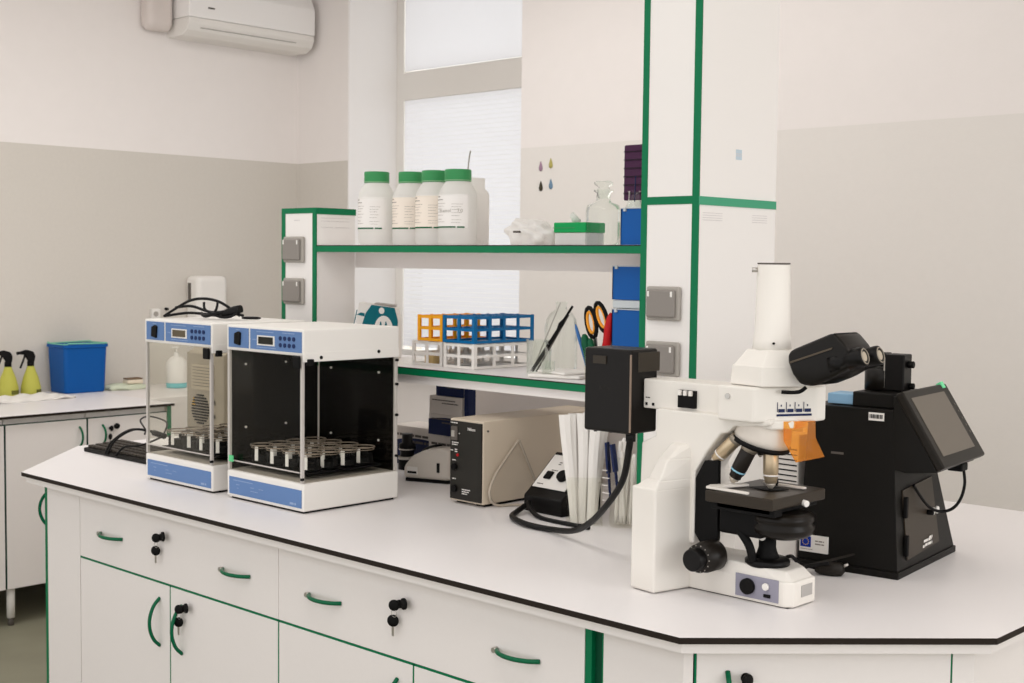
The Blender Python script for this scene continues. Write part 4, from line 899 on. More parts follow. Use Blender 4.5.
# spray bottles
def spray(y, x, label, rz):
    t = Thing('spray_bottle', label, 'spray bottle', (x, y, ZT), rz=rz, group='yellow spray bottles on the wall counter', world=False)
    b = bm_new(); lathe(b, [(.047, .0), (.050, .01), (.048, .045), (.036, .095), (.021, .135), (.016, .150), (.016, .158)], seg=28); t.part('bottle_body', b, yellow_b)
    b = bm_new(); lathe(b, [(.0502, .014), (.0494, .034)], seg=28, cap=False); bmesh.ops.delete(b, geom=[v for v in b.verts if v.co.x < .01], context='VERTS'); t.part('printed_band', b, mat('olive_print', (110, 110, 50), .6))
    b = bm_new(); lathe(b, [(.017, .150), (.017, .172), (.012, .178)], seg=20)
    prism(b, [(.018, .172), (.022, .20), (.012, .222), (-.02, .232), (-.055, .222), (-.058, .21), (-.03, .206), (-.012, .175)], -.011, .011, 'y', bev=.003); h = t.part('spray_head', b, blackm)
    b = bm_new(); tube(b, [(-.028, 0, .206), (-.034, 0, .185), (-.046, 0, .155), (-.052, 0, .140)], .005, seg=8); t.part('trigger', b, blackm, under=h)
    b = bm_new(); cyl(b, (-.055, 0, .217), (-.068, 0, .214), .008, seg=12); t.part('nozzle', b, blackm, under=h)
spray(3.120, -6.30, 'yellow spray bottle beside the blue bin, trigger pointing left', 1.45)
spray(3.012, -6.32, 'yellow spray bottle at the very left edge of the photo', 1.2)
b = bm_new()
bmesh.ops.create_grid(b, x_segments=28, y_segments=16, size=.5)
for v in b.verts:
    x, y = v.co.x, v.co.y; v.co = Vector((x*.20, y*.40, .012+.006*math.sin(11*x+4*y)+.005*math.sin(23*y)))
r_ = bmesh.ops.extrude_face_region(b, geom=b.faces[:]); 
for e in r_['geom']:
    if isinstance(e, bmesh.types.BMVert): e.co.z = max(.0005, e.co.z-.012)
for f in b.faces: f.smooth = True
o = solo('folded_cloth', b, paper, 'white folded cloth lying in front of the spray bottles', 'cloth'); o.location = (-6.13, 3.02, ZT); o.rotation_euler = (0, 0, .1)
b = bm_new(); bmesh.ops.create_icosphere(b, subdivisions=3, radius=1)
for v in b.verts:
    n = v.co.normalized(); k = 1+.15*math.sin(9*n.x+4*n.y); v.co = Vector((n.x*.07*k, n.y*.12*k, max(0, .012+n.z*.02*k)))
for f in b.faces: f.smooth = True
o = solo('cleaning_rag', b, mat('pale_green_rag', (214, 220, 196), .8), 'pale green rag lying right of the blue bin', 'rag'); o.location = (-6.3, 3.64, ZT)
t = Thing('sponge', 'cream sponge with dark scouring top lying on the pale green rag', 'sponge', (-6.28, 3.68, ZT+.03), world=False)
b = bm_new(); box(b, -.03, .03, -.045, .045, 0, .022, bev=.006); t.part('foam', b, mat('sponge_cream', (232, 218, 196), .8))
b = bm_new(); box(b, -.028, .028, -.043, .043, .0225, .030, bev=.003); t.part('scourer', b, mat('scourer_brown', (120, 100, 80), .9))
t = Thing('soap_bottle', 'white pump soap bottle with turquoise base seen through the left incubator', 'soap bottle', (-6.2, 3.895, ZT+.001), world=False)
b = bm_new(); lathe(b, [(.052, .026), (.054, .03), (.054, .14), (.03, .165), (.014, .172), (.014, .19)], seg=28); t.part('bottle_body', b, plast)
b = bm_new(); lathe(b, [(.052, 0), (.0545, .004), (.0545, .026), (.052, .0262)], seg=28); t.part('turquoise_base', b, mat('turquoise', (120, 196, 200), .4))
b = bm_new(); cyl(b, (0, 0, .19), (0, 0, .215), .005); box(b, -.01, .01, -.03, .01, .212, .222, bev=.003); t.part('pump', b, plast)

# ================================================================ MICROSCOPE
t = Thing('microscope', 'white and black upright laboratory microscope with binocular head', 'microscope', (-1.56, 2.36, ZT))
# stand: base, rear block, column and arm
b = bm_new(); prism(b, [(-1.78, 2.307), (-1.417, 2.305), (-1.40, 2.320), (-1.40, 2.40), (-1.417, 2.415), (-1.78, 2.415)], ZT+.002, .955, 'z', bev=.004)
loft(b, [(-1.78, 2.307, .95), (-1.417, 2.305, .95), (-1.40, 2.32, .95), (-1.40, 2.40, .95), (-1.417, 2.415, .95), (-1.78, 2.415, .95)],
     [(-1.78, 2.315, .985), (-1.47, 2.313, .975), (-1.425, 2.328, .972), (-1.425, 2.395, .972), (-1.45, 2.408, .975), (-1.78, 2.407, .985)], bev=.003)
base = t.part('base', b, scopew)
b = bm_new(); box(b, -1.79, -1.41, 2.312, 2.41, ZT, ZT+.003); t.part('base_gap', b, blackm)
b = bm_new()
# rear block flares towards the bench
rb = [(-1.80, 2.215), (-1.742, 2.216), (-1.67, 2.208), (-1.655, 2.306), (-1.655, 2.415), (-1.67, 2.51), (-1.742, 2.51), (-1.80, 2.50)]
prism(b, [(-1.743, 2.216), (-1.672, 2.206), (-1.650, 2.306), (-1.650, 2.41), (-1.672, 2.51), (-1.743, 2.50)], ZT+.002, 1.125, 'z', bev=.006, seg=3)
r0 = [(-1.743, 2.216), (-1.672, 2.206), (-1.650, 2.306), (-1.650, 2.41), (-1.672, 2.51), (-1.743, 2.50)]
r1 = [(-1.715, 2.238), (-1.670, 2.216), (-1.650, 2.306), (-1.650, 2.41), (-1.670, 2.48), (-1.715, 2.47)]
r2 = [(-1.705, 2.262), (-1.669, 2.244), (-1.650, 2.306), (-1.650, 2.41), (-1.669, 2.46), (-1.705, 2.44)]
r3 = [(-1.698, 2.296), (-1.670, 2.288), (-1.652, 2.31), (-1.652, 2.40), (-1.668, 2.42), (-1.698, 2.42)]
for A_, B_, za, zb_ in ((r0, r1, 1.118, 1.142), (r1, r2, 1.138, 1.185), (r2, r3, 1.182, 1.212)):
    loft(b, [p+(za,) for p in A_], [p+(zb_,) for p in B_], bev=.004, seg=2)
t.part('rear_housing', b, scopew)
# neck and arm: C-shaped profile in X-Z
neck = [(-1.745, 1.00), (-1.640, 1.00), (-1.640, 1.155), (-1.612, 1.20), (-1.577, 1.243), (-1.560, 1.247), (-1.545, 1.262), (-1.47, 1.268), (-1.455, 1.272), (-1.455, 1.283), (-1.745, 1.283), (-1.748, 1.222), (-1.785, 1.205), (-1.788, 1.10), (-1.745, 1.08)]
b = bm_new(); prism(b, neck, 2.303, 2.42, 'y', bev=.004, seg=2); t.part('arm', b, scopew)
b = bm_new(); box(b, -1.794, -1.56, 2.318, 2.402, 1.279, 1.344, bev=.003); ill = t.part('illuminator_tube', b, scopew)
b = bm_new(); box(b, -1.794+.145-.045, -1.794+.145+.0, 2.309, 2.319, 1.289, 1.327, bev=.001)
M = face_M((-1.695, 2.3175, 0), *FRONT)
t.part('slider_block', b, blackm, under=ill)
b = bm_new()
for k in range(3): box(b, -1.690+k*.014, -1.682+k*.014, 2.303, 2.31, 1.316, 1.327, bev=.001)
t.part('slider_tips', b, plast, under=ill)
b = bm_new(); strokes(b, face_M((-1.787, 2.3178, 0), *FRONT), [(0, .012, 1.303)], h=.002, seed=51); box(b, -1.787, -1.782, 2.3165, 2.318, 1.286, 1.292); box(b, -1.769, -1.763, 2.3165, 2.318, 1.286, 1.292); t.part('tube_print', b, blackm, under=ill)
# filter turret (head block)
b = bm_new(); hp = [(-1.572, 2.281), (-1.483, 2.279), (-1.410, 2.405), (-1.408, 2.44), (-1.572, 2.44)]
prism(b, hp, 1.276, 1.349, 'z', bev=.005, seg=3); tur = t.part('filter_turret', b, scopew)
u = (Vector((-1.410, 2.405, 0))-Vector((-1.483, 2.279, 0))).normalized(); n = Vector((u.y, -u.x, 0))
M = face_M(Vector((-1.483, 2.279, 0))+n*.0006, u, (0, 0, 1))
b = bm_new(); box(b, .054, .134, 1.289, 1.2935, 0, .0008, M=M)
for k in range(4):
    box(b, .055+k*.02, .0562+k*.02, 1.298, 1.318, 0, .0008, M=M); box(b, .058+k*.02, .072+k*.02, 1.297, 1.304, 0, .0008, M=M); box(b, .063+k*.02, .065+k*.02, 1.309, 1.313, 0, .0008, M=M)
t.part('filter_print', b, navy, under=tur)
b = bm_new(); cyl(b, (-1.545, 2.281, 1.327), (-1.545, 2.2775, 1.327), .006, seg=16); t.part('side_screw', b, steel, under=tur)
b = bm_new(); prism(b, [(-1.55, 2.32), (-1.46, 2.31), (-1.43, 2.35), (-1.43, 2.41), (-1.55, 2.42)], 1.262, 1.280, 'z', bev=.004); t.part('turret_collar', b, scopew)
# trinocular head and photo tube
b = bm_new(); h0 = [(-1.558, 2.305), (-1.470, 2.290), (-1.405, 2.37), (-1.405, 2.43), (-1.558, 2.43)]
h1 = [(-1.555, 2.309), (-1.474, 2.295), (-1.415, 2.36), (-1.415, 2.42), (-1.555, 2.42)]; h2 = [(-1.530, 2.325), (-1.475, 2.318), (-1.447, 2.345), (-1.447, 2.39), (-1.530, 2.39)]
loft(b, [p+(1.350,) for p in h0], [p+(1.392,) for p in h1], bev=.003); loft(b, [p+(1.388,) for p in h1], [p+(1.424,) for p in h2], bev=.003)
t.part('trinocular_head', b, scopew)
b = bm_new(); c = (-1.492, 2.36)
lathe(b, [(.041, 1.410), (.0385, 1.448), (.0375, 1.449), (.0375, 1.452), (.0365, 1.453), (.0335, 1.597), (.0325, 1.600), (.028, 1.600)], c=(c[0], c[1], 0), seg=40); pt = t.part('photo_tube', b, scopew)
b = bm_new(); lathe(b, [(.0325, 1.5995), (.0338, 1.6005), (.0338, 1.603), (.028, 1.603)], c=(c[0], c[1], 0), seg=40); t.part('tube_rim', b, grey_dk, under=pt)
b = bm_new(); cyl(b, (-1.514, 2.338, 1.588), (-1.526, 2.331, 1.588), .005, seg=12); t.part('clamp_screw', b, steel, under=pt)
b = bm_new(); cyl(b, (-1.467, 2.328, 1.438), (-1.466, 2.324, 1.438), .0025, seg=10); t.part('set_screw', b, blackm, under=pt)
# binocular body: profile in X-Z, thick in Y
bp = [(-1.428, 1.418), (-1.420, 1.428), (-1.330, 1.466), (-1.320, 1.464), (-1.296, 1.440), (-1.284, 1.418), (-1.288, 1.398), (-1.325, 1.376), (-1.370, 1.357), (-1.398, 1.359), (-1.416, 1.378), (-1.427, 1.402)]
b = bm_new(); prism(b, bp, 2.315, 2.415, 'y', bev=.008, seg=3)
for f in b.faces: f.smooth = True
bino = t.part('binocular_body', b, mat('scope_black', (20, 17, 14), .3))
b = bm_new(); prism(b, [(-1.422, 1.402), (-1.418, 1.405), (-1.325, 1.438), (-1.326, 1.434), (-1.418, 1.401)], 2.3125, 2.316, 'y'); t.part('moulded_line', b, mat('line_grey', (84, 74, 62), .4), under=bino)
d = Vector((math.cos(.30), .06, math.sin(.30))).normalized()
for yy, xo in ((2.330, -1.333), (2.392, -1.333)):
    a = Vector((xo, yy, 1.402)); e = a+d*.072
    b = bm_new(); stack(b, a, e, [(.0215, 0), (.0215, .30), (.0185, .32), (.0185, .50), (.0205, .52), (.0205, .86), (.0195, .97), (.0165, 1), (.0115, .985)], seg=28); ep = t.part('eyepiece', b, black)
    b = bm_new(); stack(b, a+d*.0695, a+d*.0712, [(.0115, 0), (.012, .5), (.009, 1)], seg=24); t.part('eyepiece_lens', b, mat('lens_glass', (180, 168, 150), .1), under=ep)
    b = bm_new(); stack(b, a+d*.068, a+d*.0735, [(.0150, 0), (.0165, .7), (.0145, 1), (.0140, 0)], seg=24); t.part('eyecup_rim', b, mat('rim_grey', (150, 140, 126), .35), under=ep)
b = bm_new(); tube(b, [(-1.40, 2.345, 1.352), (-1.41, 2.34, 1.343), (-1.425, 2.335, 1.340), (-1.445, 2.325, 1.340)], .004); t.part('beam_lever', b, blackm, under=bino)
# lamp house
t2 = Thing('lamp_house', 'black lamp house on the rear of the microscope with thick cable', 'lamp house', (-1.86, 2.33, 1.22))
b = bm_new(); box(b, -1.930, -1.796, 2.274, 2.372, 1.221, 1.409, bev=.006, seg=3); lh = t2.part('housing', b, mat('lamp_black', (20, 17, 15), .35))
b = bm_new(); box(b, -1.800, -1.7945, 2.30, 2.378, 1.358, 1.402, bev=.002); t2.part('vent_cover', b, mat('smoke_cover', (60, 54, 46), .35))
b = bm_new(); box(b, -1.902, -1.865, 2.271, 2.2745, 1.374, 1.392); t2.part('maker_plate', b, mat('plate_dim', (56, 50, 42), .4))
b = bm_new(); box(b, -1.7985, -1.7955, 2.2735, 2.277, 1.226, 1.398); t2.part('bright_seam', b, mat('seam_tan', (140, 122, 108), .4))
b = bm_new(); cyl(b, (-1.916, 2.30, 1.216), (-1.916, 2.30, 1.222), .004); cyl(b, (-1.878, 2.31, 1.216), (-1.878, 2.31, 1.222), .005); t2.part('bottom_screws', b, blackm)
b = bm_new(); merge(b, textbm('Nikon', .014, face_M((-1.885, 2.2738, 1.315), *FRONT), .0002)); t2.part('raised_letters', b, mat('faint_letter', (36, 32, 28), .3))
b = bm_new()
tube(b, [(-1.806, 2.29, 1.222), (-1.81, 2.29, 1.19), (-1.85, 2.32, 1.11), (-1.93, 2.36, 1.035), (-2.03, 2.42, .972), (-2.13, 2.475, .93), (-2.25, 2.52, .9100), (-2.34, 2.525, .9100), (-2.43, 2.57, .9100), (-2.47, 2.63, .9100), (-2.48, 2.69, .925)], .0078, n=10)
tube(b, [(-2.48, 2.69, .93), (-2.45, 2.66, .92), (-2.38, 2.63, .9065), (-2.27, 2.62, .9065), (-2.2, 2.62, .9065)], .0062, n=8)
cyl(b, (-1.806, 2.29, 1.205), (-1.806, 2.29, 1.223), .011)
t2.part('thick_cable', b, rubber)
# stage carrier (black)
b = bm_new(); prism(b, [(-1.6395, 1.143), (-1.617, 1.182), (-1.582, 1.186), (-1.580, 1.02), (-1.585, .995), (-1.615, .991), (-1.6395, 1.024)], 2.304, 2.316, 'y', bev=.002); t.part('stage_carrier', b, blackm)
# stage
SM = mat('stage_black', (50, 43, 35), .35)
b = bm_new(); box(b, -1.576, -1.413, 2.25, 2.455, 1.107, 1.131, bev=.003); st = t.part('stage', b, SM)
b = bm_new(); box(b, -1.575, -1.42, 2.27, 2.30, 1.090, 1.108, bev=.002); box(b, -1.56, -1.43, 2.27, 2.45, 1.094, 1.108, bev=.002); t.part('stage_rail', b, blackm, under=st)
b = bm_new(); box(b, -1.419, -1.4175, 2.30, 2.43, 1.114, 1.118); t.part('stage_groove', b, blackm, under=st)
b = bm_new(); cyl(b, (-1.419, 2.37, 1.112), (-1.402, 2.363, 1.110), .006, .007, seg=14, bev=.001); t.part('stage_knob', b, plast, under=st)
b = bm_new(); prism(b, [(-1.578, 2.256), (-1.475, 2.253), (-1.475, 2.262), (-1.56, 2.267), (-1.53, 2.345), (-1.545, 2.35), (-1.585, 2.28)], 1.133, 1.138, 'z', bev=.001); t.part('slide_holder', b, mat('holder_white', (226, 220, 212), .35), under=st)
b = bm_new(); box(b, -1.53, -1.43, 2.395, 2.407, 1.133, 1.137, bev=.001); t.part('holder_bar', b, mat('holder_white', (226, 220, 212), .35), under=st)
b = bm_new(); prism(b, [(-1.53, 2.335), (-1.47, 2.33), (-1.45, 2.37), (-1.50, 2.385)], 1.1325, 1.1337, 'z'); t.part('stage_opening', b, blackm, under=st)
b = bm_new(); cyl(b, (-1.50, 2.395, 1.133), (-1.50, 2.395, 1.145), .008); t.part('clip_pivot', b, blackm, under=st)
# condenser
b = bm_new(); lathe(b, [(.03, 1.035), (.052, 1.042), (.062, 1.050), (.064, 1.062), (.058, 1.068), (.062, 1.074), (.062, 1.086), (.05, 1.092)], c=(-1.448, 2.35, 0), seg=40); cd = t.part('condenser', b, mat('condenser_black', (24, 20, 16), .3))
b = bm_new(); box(b, -1.575, -1.47, 2.30, 2.36, 1.035, 1.095, bev=.006); t.part('condenser_mount', b, blackm)
b = bm_new(); lathe(b, [(.028, .985), (.021, 1.0), (.018, 1.01), (.018, 1.04)], c=(-1.487, 2.352, 0), seg=24); t.part('light_tube', b, blackm)
b = bm_new(); lathe(b, [(.044, .972), (.047, .975), (.047, .983), (.042, .987), (.022, .990)], c=(-1.488, 2.355, 0), seg=36); t.part('field_lens_ring', b, black)
for p_, rr in (((-1.488, 2.331, 1.034), .0078), ((-1.515, 2.325, 1.037), .005), ((-1.461, 2.325, 1.046), .003), ((-1.404, 2.330, 1.062), .0042)):
    b = bm_new(); cyl(b, (p_[0]-.004, p_[1]+.005, p_[2]), (p_[0]+.003, p_[1]-.003, p_[2]), rr, seg=16, bev=.001); t.part('centring_screw', b, plast, under=cd)
b = bm_new(); tube(b, [(-1.535, 2.31, 1.05), (-1.515, 2.305, 1.035), (-1.500, 2.305, 1.015), (-1.498, 2.315, .985)], .009, seg=10); t.part('lever_arm', b, blackm)
# focus knobs
b = bm_new(); stack(b, (-1.586, 2.306, .985), (-1.586, 2.230, .985), [(.030, 0), (.033, .04), (.033, .52), (.030, .55), (.030, .80), (.020, .82)], seg=40)
k1 = t.part('coarse_focus_knob', b, mat('knob_black', (30, 26, 22), .35))
b = bm_new(); stack(b, (-1.586, 2.246, .985), (-1.586, 2.220, .985), [(.023, 0), (.0235, .1), (.0235, .9), (.021, 1)], seg=36); t.part('fine_focus_knob', b, black, under=k1)
b = bm_new()
for k in range(14):
    a = 2*math.pi*k/14; M = Matrix.Translation((-1.586, 2.2445, .985)) @ Matrix.Rotation(a, 4, 'Y'); box(b, .0265, .029, -.0005, .0005, -.001, .001, M=M)
t.part('knob_marks', b, grey_pl, under=k1)
# nosepiece and objectives
nc = Vector((-1.511, 2.36, 1.236)); ax = Vector((-.30, 0, -1)).normalized()
b = bm_new(); stack(b, nc-ax*.045, nc+ax*.006, [(.050, 0), (.056, .3), (.060, .7), (.060, 1)], seg=40); np_ = t.part('nosepiece', b, mat('nose_white', (222, 214, 204), .35))
b = bm_new(); stack(b, nc+ax*.004, nc+ax*.022, [(.0625, 0), (.0625, .5), (.050, .8), (.030, 1)], seg=40); t.part('nosepiece_ring', b, blackm, under=np_)
def objective(a, d, L, r, m, lab, mats_tip):
    d = Vector(d).normalized(); a = Vector(a)
    b = bm_new(); stack(b, a, a+d*L, [(r*.85, 0), (r, .05), (r, .62), (r*.94, .64), (r*.94, .74), (r*.80, .78), (r*.80, .86), (r*.62, .88)], seg=28); o = t.part('objective', b, m, label=lab)
    b = bm_new(); stack(b, a+d*L*.84, a+d*L, [(r*.66, 0), (r*.62, .5), (r*.40, .8), (r*.30, 1)], seg=28); t.part('front_lens_mount', b, mat('soft_steel', (205, 196, 182), .4, metal=.5), under=o)
    b = bm_new(); stack(b, a+d*L*.66, a+d*L*.70, [(r*.99, 0), (r*.99, 1)], seg=28); t.part('colour_ring', b, mats_tip, under=o)
    b = bm_new(); stack(b, a, a+d*L*.14, [(r*1.08, 0), (r*1.08, 1)], seg=28); t.part('knurled_collar', b, mat('collar', (160, 150, 136), .4, metal=.5), under=o)
objective((-1.484, 2.352, 1.220), (.02, 0, -1), .086, .0160, gold, 'brass coloured objective pointing straight down', plast)
objective((-1.514, 2.325, 1.224), (-.50, -.08, -1), .092, .0165, mat('obj_black', (40, 36, 33), .3), 'black objective tilted to the left', mat('ring_blue', (140, 190, 210), .4))
objective((-1.545, 2.322, 1.238), (-1.0, -.10, -1), .085, .0145, gold, 'short brass objective tilted far left', plast)
objective((-1.53, 2.39, 1.243), (-.3, .35, -1), .06, .011, mat('obj_black', (40, 36, 33), .3), 'black objective at the back of the nosepiece', plast)
# orange shield
b = bm_new()
uu = u; q0 = Vector((-1.470, 2.300, 0))+n*.004
def sh(s, z, out):
    return tuple(q0+u*s+n*out+Vector((0, 0, z)))
def sheet(b, a, c, d_, e, th=.002):
    A = [Vector(p) for p in (a, c, d_, e)]; nn = (A[1]-A[0]).cross(A[2]-A[0]).normalized()*th
    loft(b, [tuple(p) for p in A], [tuple(p+nn) for p in A])
sheet(b, sh(.042, 1.279, .004), sh(.114, 1.279, .004), sh(.114, 1.244, .006), sh(.042, 1.240, .006))
sheet(b, sh(.042, 1.240, .006), sh(.114, 1.244, .006), sh(.122, 1.208, .030), sh(.060, 1.198, .026))
t.part('orange_shield', b, orange)
# base controls
b = bm_new(); M = face_M((-1.532, 2.3052, 0), *FRONT); box(b, 0, .104, .909, .956, 0, .0015, M=M); p = t.part('control_plate', b, mat('plate_violet', (148, 146, 160), .45), under=base)
b = bm_new(); cyl(b, (-1.500, 2.304, .933), (-1.500, 2.294, .933), .0165, bev=.001, seg=32); t.part('light_dial', b, blackm, under=base)
b = bm_new(); cyl(b, (-1.457, 2.304, .939), (-1.457, 2.298, .939), .0075, bev=.001); t.part('white_button', b, plast, under=base)
b = bm_new(); box(b, -1.462, -1.446, 2.3005, 2.304, .9165, .9235, bev=.001); t.part('power_rocker', b, blackm, under=base)
M = face_M((-1.3996, 2.335, 0), *SIDE)
b = bm_new(); box(b, .010, .052, .920, .944, 0, .0008, M=M); s_ = t.part('code_sticker', b, mat('sticker_grey', (176, 172, 168), .6), under=base)
t.o.location = Vector(t.o.location)+Vector((-.003, -.003, 0)); t2.o.location = Vector(t2.o.location)+Vector((-.003, -.003, 0))
# ================================================================ WHITE VENTED UNIT BEHIND THE SCOPE
t = Thing('vented_unit', 'white unit with black vent slots standing behind the microscope stage', 'unit', (-1.76, 2.72, ZT))
b = bm_new(); box(b, -1.83, -1.633, 2.70, 2.758, ZT+.001, 1.20, bev=.003); t.part('housing', b, plast)
for k in range(8):
    b = bm_new(); box(b, -1.712, -1.637, 2.6985, 2.7005, 1.075+k*.0125, 1.0778+k*.0125); t.part('vent_slot', b, blackm)
b = bm_new(); prism(b, [(-1.81, .955), (-1.637, 1.003), (-1.637, 1.0048), (-1.81, .9568)], 2.6985, 2.7005, 'y'); t.part('lid_seam', b, blackm)

# ================================================================ DARK CABINET WITH MONITOR
t = Thing('transilluminator', 'black metal imaging cabinet with tilted monitor at right of the island', 'cabinet', (-1.376, 2.702, ZT), rz=math.radians(6.5), world=False)
# local frame: near bottom corner at origin, x to the right is negative X, y away
DY = .375
bx0 = -.240
b = bm_new(); box(b, bx0-.004, .004, -.004, DY+.004, 0, .016, bev=.002); t.part('base_plate', b, blackp)
b = bm_new()
loft(b, [(bx0, 0, .016), (0, 0, .016), (0, DY, .016), (bx0, DY, .016)], [(bx0+.018, .006, .378), (-.022, .006, .378), (-.022, DY-.185, .378), (bx0+.018, DY-.185, .378)], bev=.0015)
body = t.part('body', b, blackp)
b = bm_new(); box(b, -.128, -.014, .03, .20, .378, .412, bev=.003); t.part('top_plate', b, blackp)
# door on right face (slopes back slightly)
def rf(y, z, out=0):
    k = (z-.016)/.379; return (-.006*k+out, y*1.0+0*k, z)
b = bm_new()
loft(b, [(-.0005, .055, .035), (-.0005, .262, .045), (-.0105, .225, .205), (-.0105, .04, .195)], [(.0025, .055, .035), (.0025, .262, .045), (-.0075, .225, .205), (-.0075, .04, .195)], bev=.0003)
dr = t.part('door', b, mat('door_black_lit', (58, 50, 41), .4, bump=.2, bscale=900))  # black coat lightened, reflection on the right face painted in
for z, o_ in ((.045, .0), (.132, -.004)):
    b = bm_new(); box(b, -.002+o_, .007+o_, .040, .052, z, z+.048, bev=.002); t.part('hinge', b, blackm, under=dr)
b = bm_new(); cyl(b, (-.006, .19, .125), (.012, .19, .125), .006, bev=.001); t.part('door_knob', b, blackm, under=dr)
b = bm_new(); cyl(b, (-.006, .225, .122), (.001, .225, .122), .009, bev=.001); cyl(b, (-.008, .262, .120), (-.002, .262, .120), .009, bev=.001); t.part('white_buttons', b, plast, under=body)
b = bm_new()
for k, (y_, z_, w_) in enumerate(((.155, .062, .05), (.165, .052, .045), (.15, .05, .014), (.19, .066, .02))): strokes(b, face_M((.0032, y_, z_), *SIDE), [(0, w_, 0)], h=.006, seed=70+k)
t.part('door_emblem', b, plast, under=dr)
# labels on the left front face
b = bm_new(); box(b, -.078, -.042, .0040, .0065, .352, .370); l = t.part('barcode_label', b, paper)
b = bm_new()
for k in range(9): box(b, -.075+k*.0034, -.0735+k*.0034+(k % 3)*.0004, .0030, .0045, .357, .366)
t.part('barcode', b, blackm, under=l)
b = bm_new(); box(b, -.233, -.164, -.006, .0006, .035, .074); l = t.part('project_label', b, paper)
b = bm_new(); box(b, -.2305, -.2045, -.0066, -.0055, .046, .071); fl = t.part('blue_flag', b, mat('flag_blue', (10, 50, 150), .5), under=l)
b = bm_new()
for k in range(12):
    a = 2*math.pi*k/12; box(b, -.2175+.0075*math.cos(a)-.0009, -.2175+.0075*math.cos(a)+.0009, -.0072, -.0062, .0585+.0075*math.sin(a)-.0009, .0585+.0075*math.sin(a)+.0009)
t.part('flag_stars', b, mat('star_yellow', (230, 190, 60), .5), under=l)
b = bm_new(); strokes(b, face_M((-.194, -.0062, 0), *FRONT), [(0, .022, .062), (0, .022, .055)], h=.003, seed=80); strokes(b, face_M((-.230, -.0062, 0), *FRONT), [(0, .03, .041)], h=.0012, seed=81); t.part('label_print', b, dim_print, under=l)
b = bm_new(); box(b, -.165, -.135, .0035, .008, .268, .273); t.part('slot', b, grey_dk, under=body)
# monitor wedge: profile in local x-z, thick in y
b = bm_new(); prism(b, [(-.019, .245), (.010, .240), (.082, .248), (-.002, .410), (-.022, .410)], .004, .255, 'y', bev=.003); mon = t.part('monitor_housing', b, mat('monitor_black', (20, 18, 15), .4))
A = Vector((-.008, 0, .418)); B = Vector((.092, 0, .256)); dn = (B-A); Ln = dn.length; dn.normalize(); nn = Vector((-dn.z, 0, dn.x))
if nn.x < 0: nn = -nn
MM = Matrix((Vector((0, 1, 0)), -dn, nn)).transposed().to_4x4(); 
if MM.to_3x3().determinant() < 0: MM = Matrix((Vector((0, 1, 0)), -dn, -nn)).transposed().to_4x4()
MM.translation = B
b = bm_new(); box(b, -.004, .278, 0, Ln, -.010, .010, bev=.005, seg=3, M=MM); fr = t.part('monitor_bezel', b, mat('bezel_black', (30, 26, 21), .4))
b = bm_new(); box(b, .024, .236, .026, Ln-.020, .0095, .0108, M=MM); t.part('screen', b, screen_m, under=fr)
b = bm_new()
for k in range(5): box(b, .254, .260, .06+k*.018, .065+k*.018, .0095, .0112, M=MM)
t.part('bezel_buttons', b, grey_dk, under=fr)
b = bm_new(); box(b, .240, .258, Ln-.012, Ln+.004, .0, .012, M=MM); t.part('green_film', b, mat('mint_film', (120, 225, 165), .5), under=fr)
b = bm_new(); box(b, .05, .085, .16, .20, .232, .250, bev=.003); t.part('cable_port', b, blackm, under=fr)
b = bm_new(); tube(b, [(.078, .19, .236), (.080, .195, .20), (.072, .195, .165), (.055, .19, .14), (.03, .18, .132), (.012, .155, .145), (.003, .12, .175), (-.005, .10, .20)], .0036); t.part('monitor_cable', b, rubber)
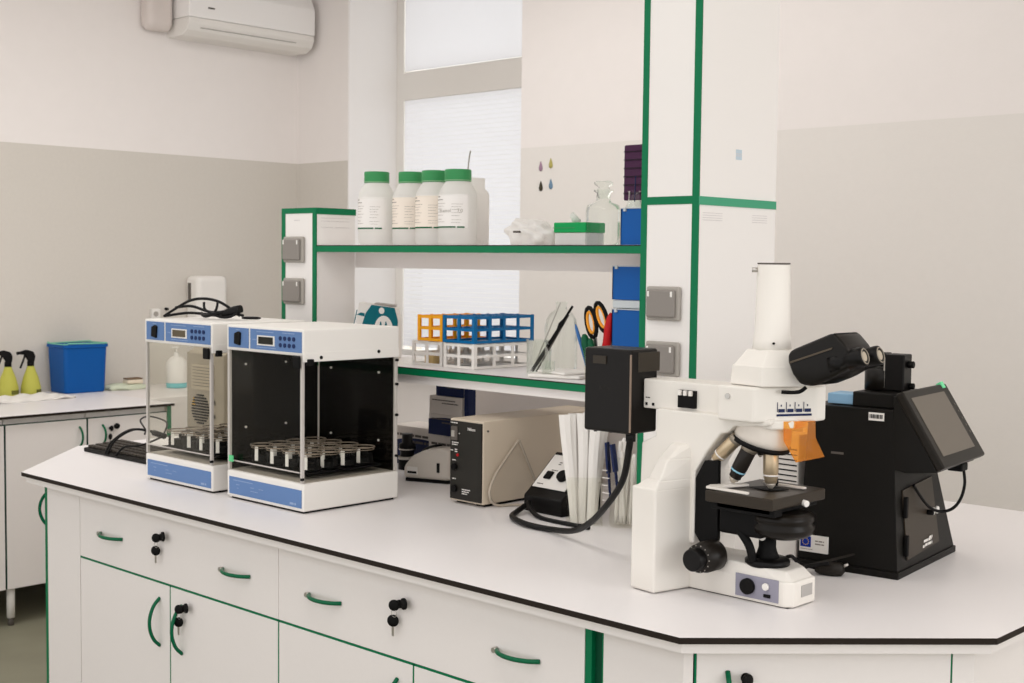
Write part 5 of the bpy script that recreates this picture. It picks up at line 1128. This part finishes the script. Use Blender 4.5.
# camera on top
b = bm_new(); lathe(b, [(.034, .0), (.034, .045), (.031, .048), (.031, .052)], c=(-.092, .10, .414), seg=36); cm = t.part('camera_lens_barrel', b, mat('lens_black', (26, 23, 20), .3))
b = bm_new(); box(b, -.072, -.026, .075, .125, .414, .498, bev=.003); box(b, -.115, -.071, .080, .12, .468, .500, bev=.003); t.part('camera_body', b, black)
b = bm_new(); cyl(b, (-.026, .1, .475), (-.012, .1, .475), .008, bev=.001); cyl(b, (-.026, .11, .425), (-.014, .11, .425), .007, bev=.001); t.part('camera_knob', b, blackm)
b = bm_new(); strokes(b, face_M((-.105, .0795, .49), *FRONT), [(0, .03, 0), (0, .012, -.01)], h=.004, seed=90); box(b, -.073, -.0705, .0735, .080, .42, .49); t.part('camera_print', b, grey_pl)
# folder on the box
b = bm_new(); box(b, -.07, .0, 0, .07, 0, .024, bev=.002); o = solo('blue_booklet', b, mat('booklet_blue', (140, 180, 210), .5), 'light blue booklet standing on the black cabinet top', 'booklet'); o.location = (-1.500, 2.724, 1.2800); o.rotation_euler = (0, 0, math.radians(6.5))

# adapter plug in front of the black cabinet
t = Thing('power_plug', 'black power plug and cord lying in front of the black cabinet', 'plug', (-1.49, 2.62, ZT))
b = bm_new(); stack(b, (-1.535, 2.62, ZT+.014), (-1.475, 2.645, ZT+.016), [(.008, 0), (.013, .15), (.017, .6), (.015, .9), (.008, 1)], seg=18, sq=3); t.part('plug_body', b, mat('plug_black', (38, 34, 30), .35))
b = bm_new(); cyl(b, (-1.478, 2.64, ZT+.022), (-1.466, 2.645, ZT+.030), .0035); t.part('pin', b, steel)
b = bm_new(); loft(b, [(-1.56, 2.60, ZT+.012), (-1.55, 2.60, ZT+.012), (-1.55, 2.607, ZT+.018), (-1.56, 2.607, ZT+.018)], [(-1.462, 2.655, ZT+.050), (-1.456, 2.655, ZT+.050), (-1.456, 2.66, ZT+.053), (-1.462, 2.66, ZT+.053)], bev=.001); t.part('flat_tab', b, mat('plug_black', (38, 34, 30), .35))
b = bm_new(); tube(b, [(-1.535, 2.62, ZT+.014), (-1.57, 2.61, ZT+.02), (-1.60, 2.62, ZT+.03), (-1.62, 2.60, ZT+.012), (-1.60, 2.58, ZT+.005), (-1.56, 2.59, ZT+.008), (-1.54, 2.60, ZT+.02), (-1.50, 2.62, ZT+.03)], .0045); t.part('cord', b, rubber)
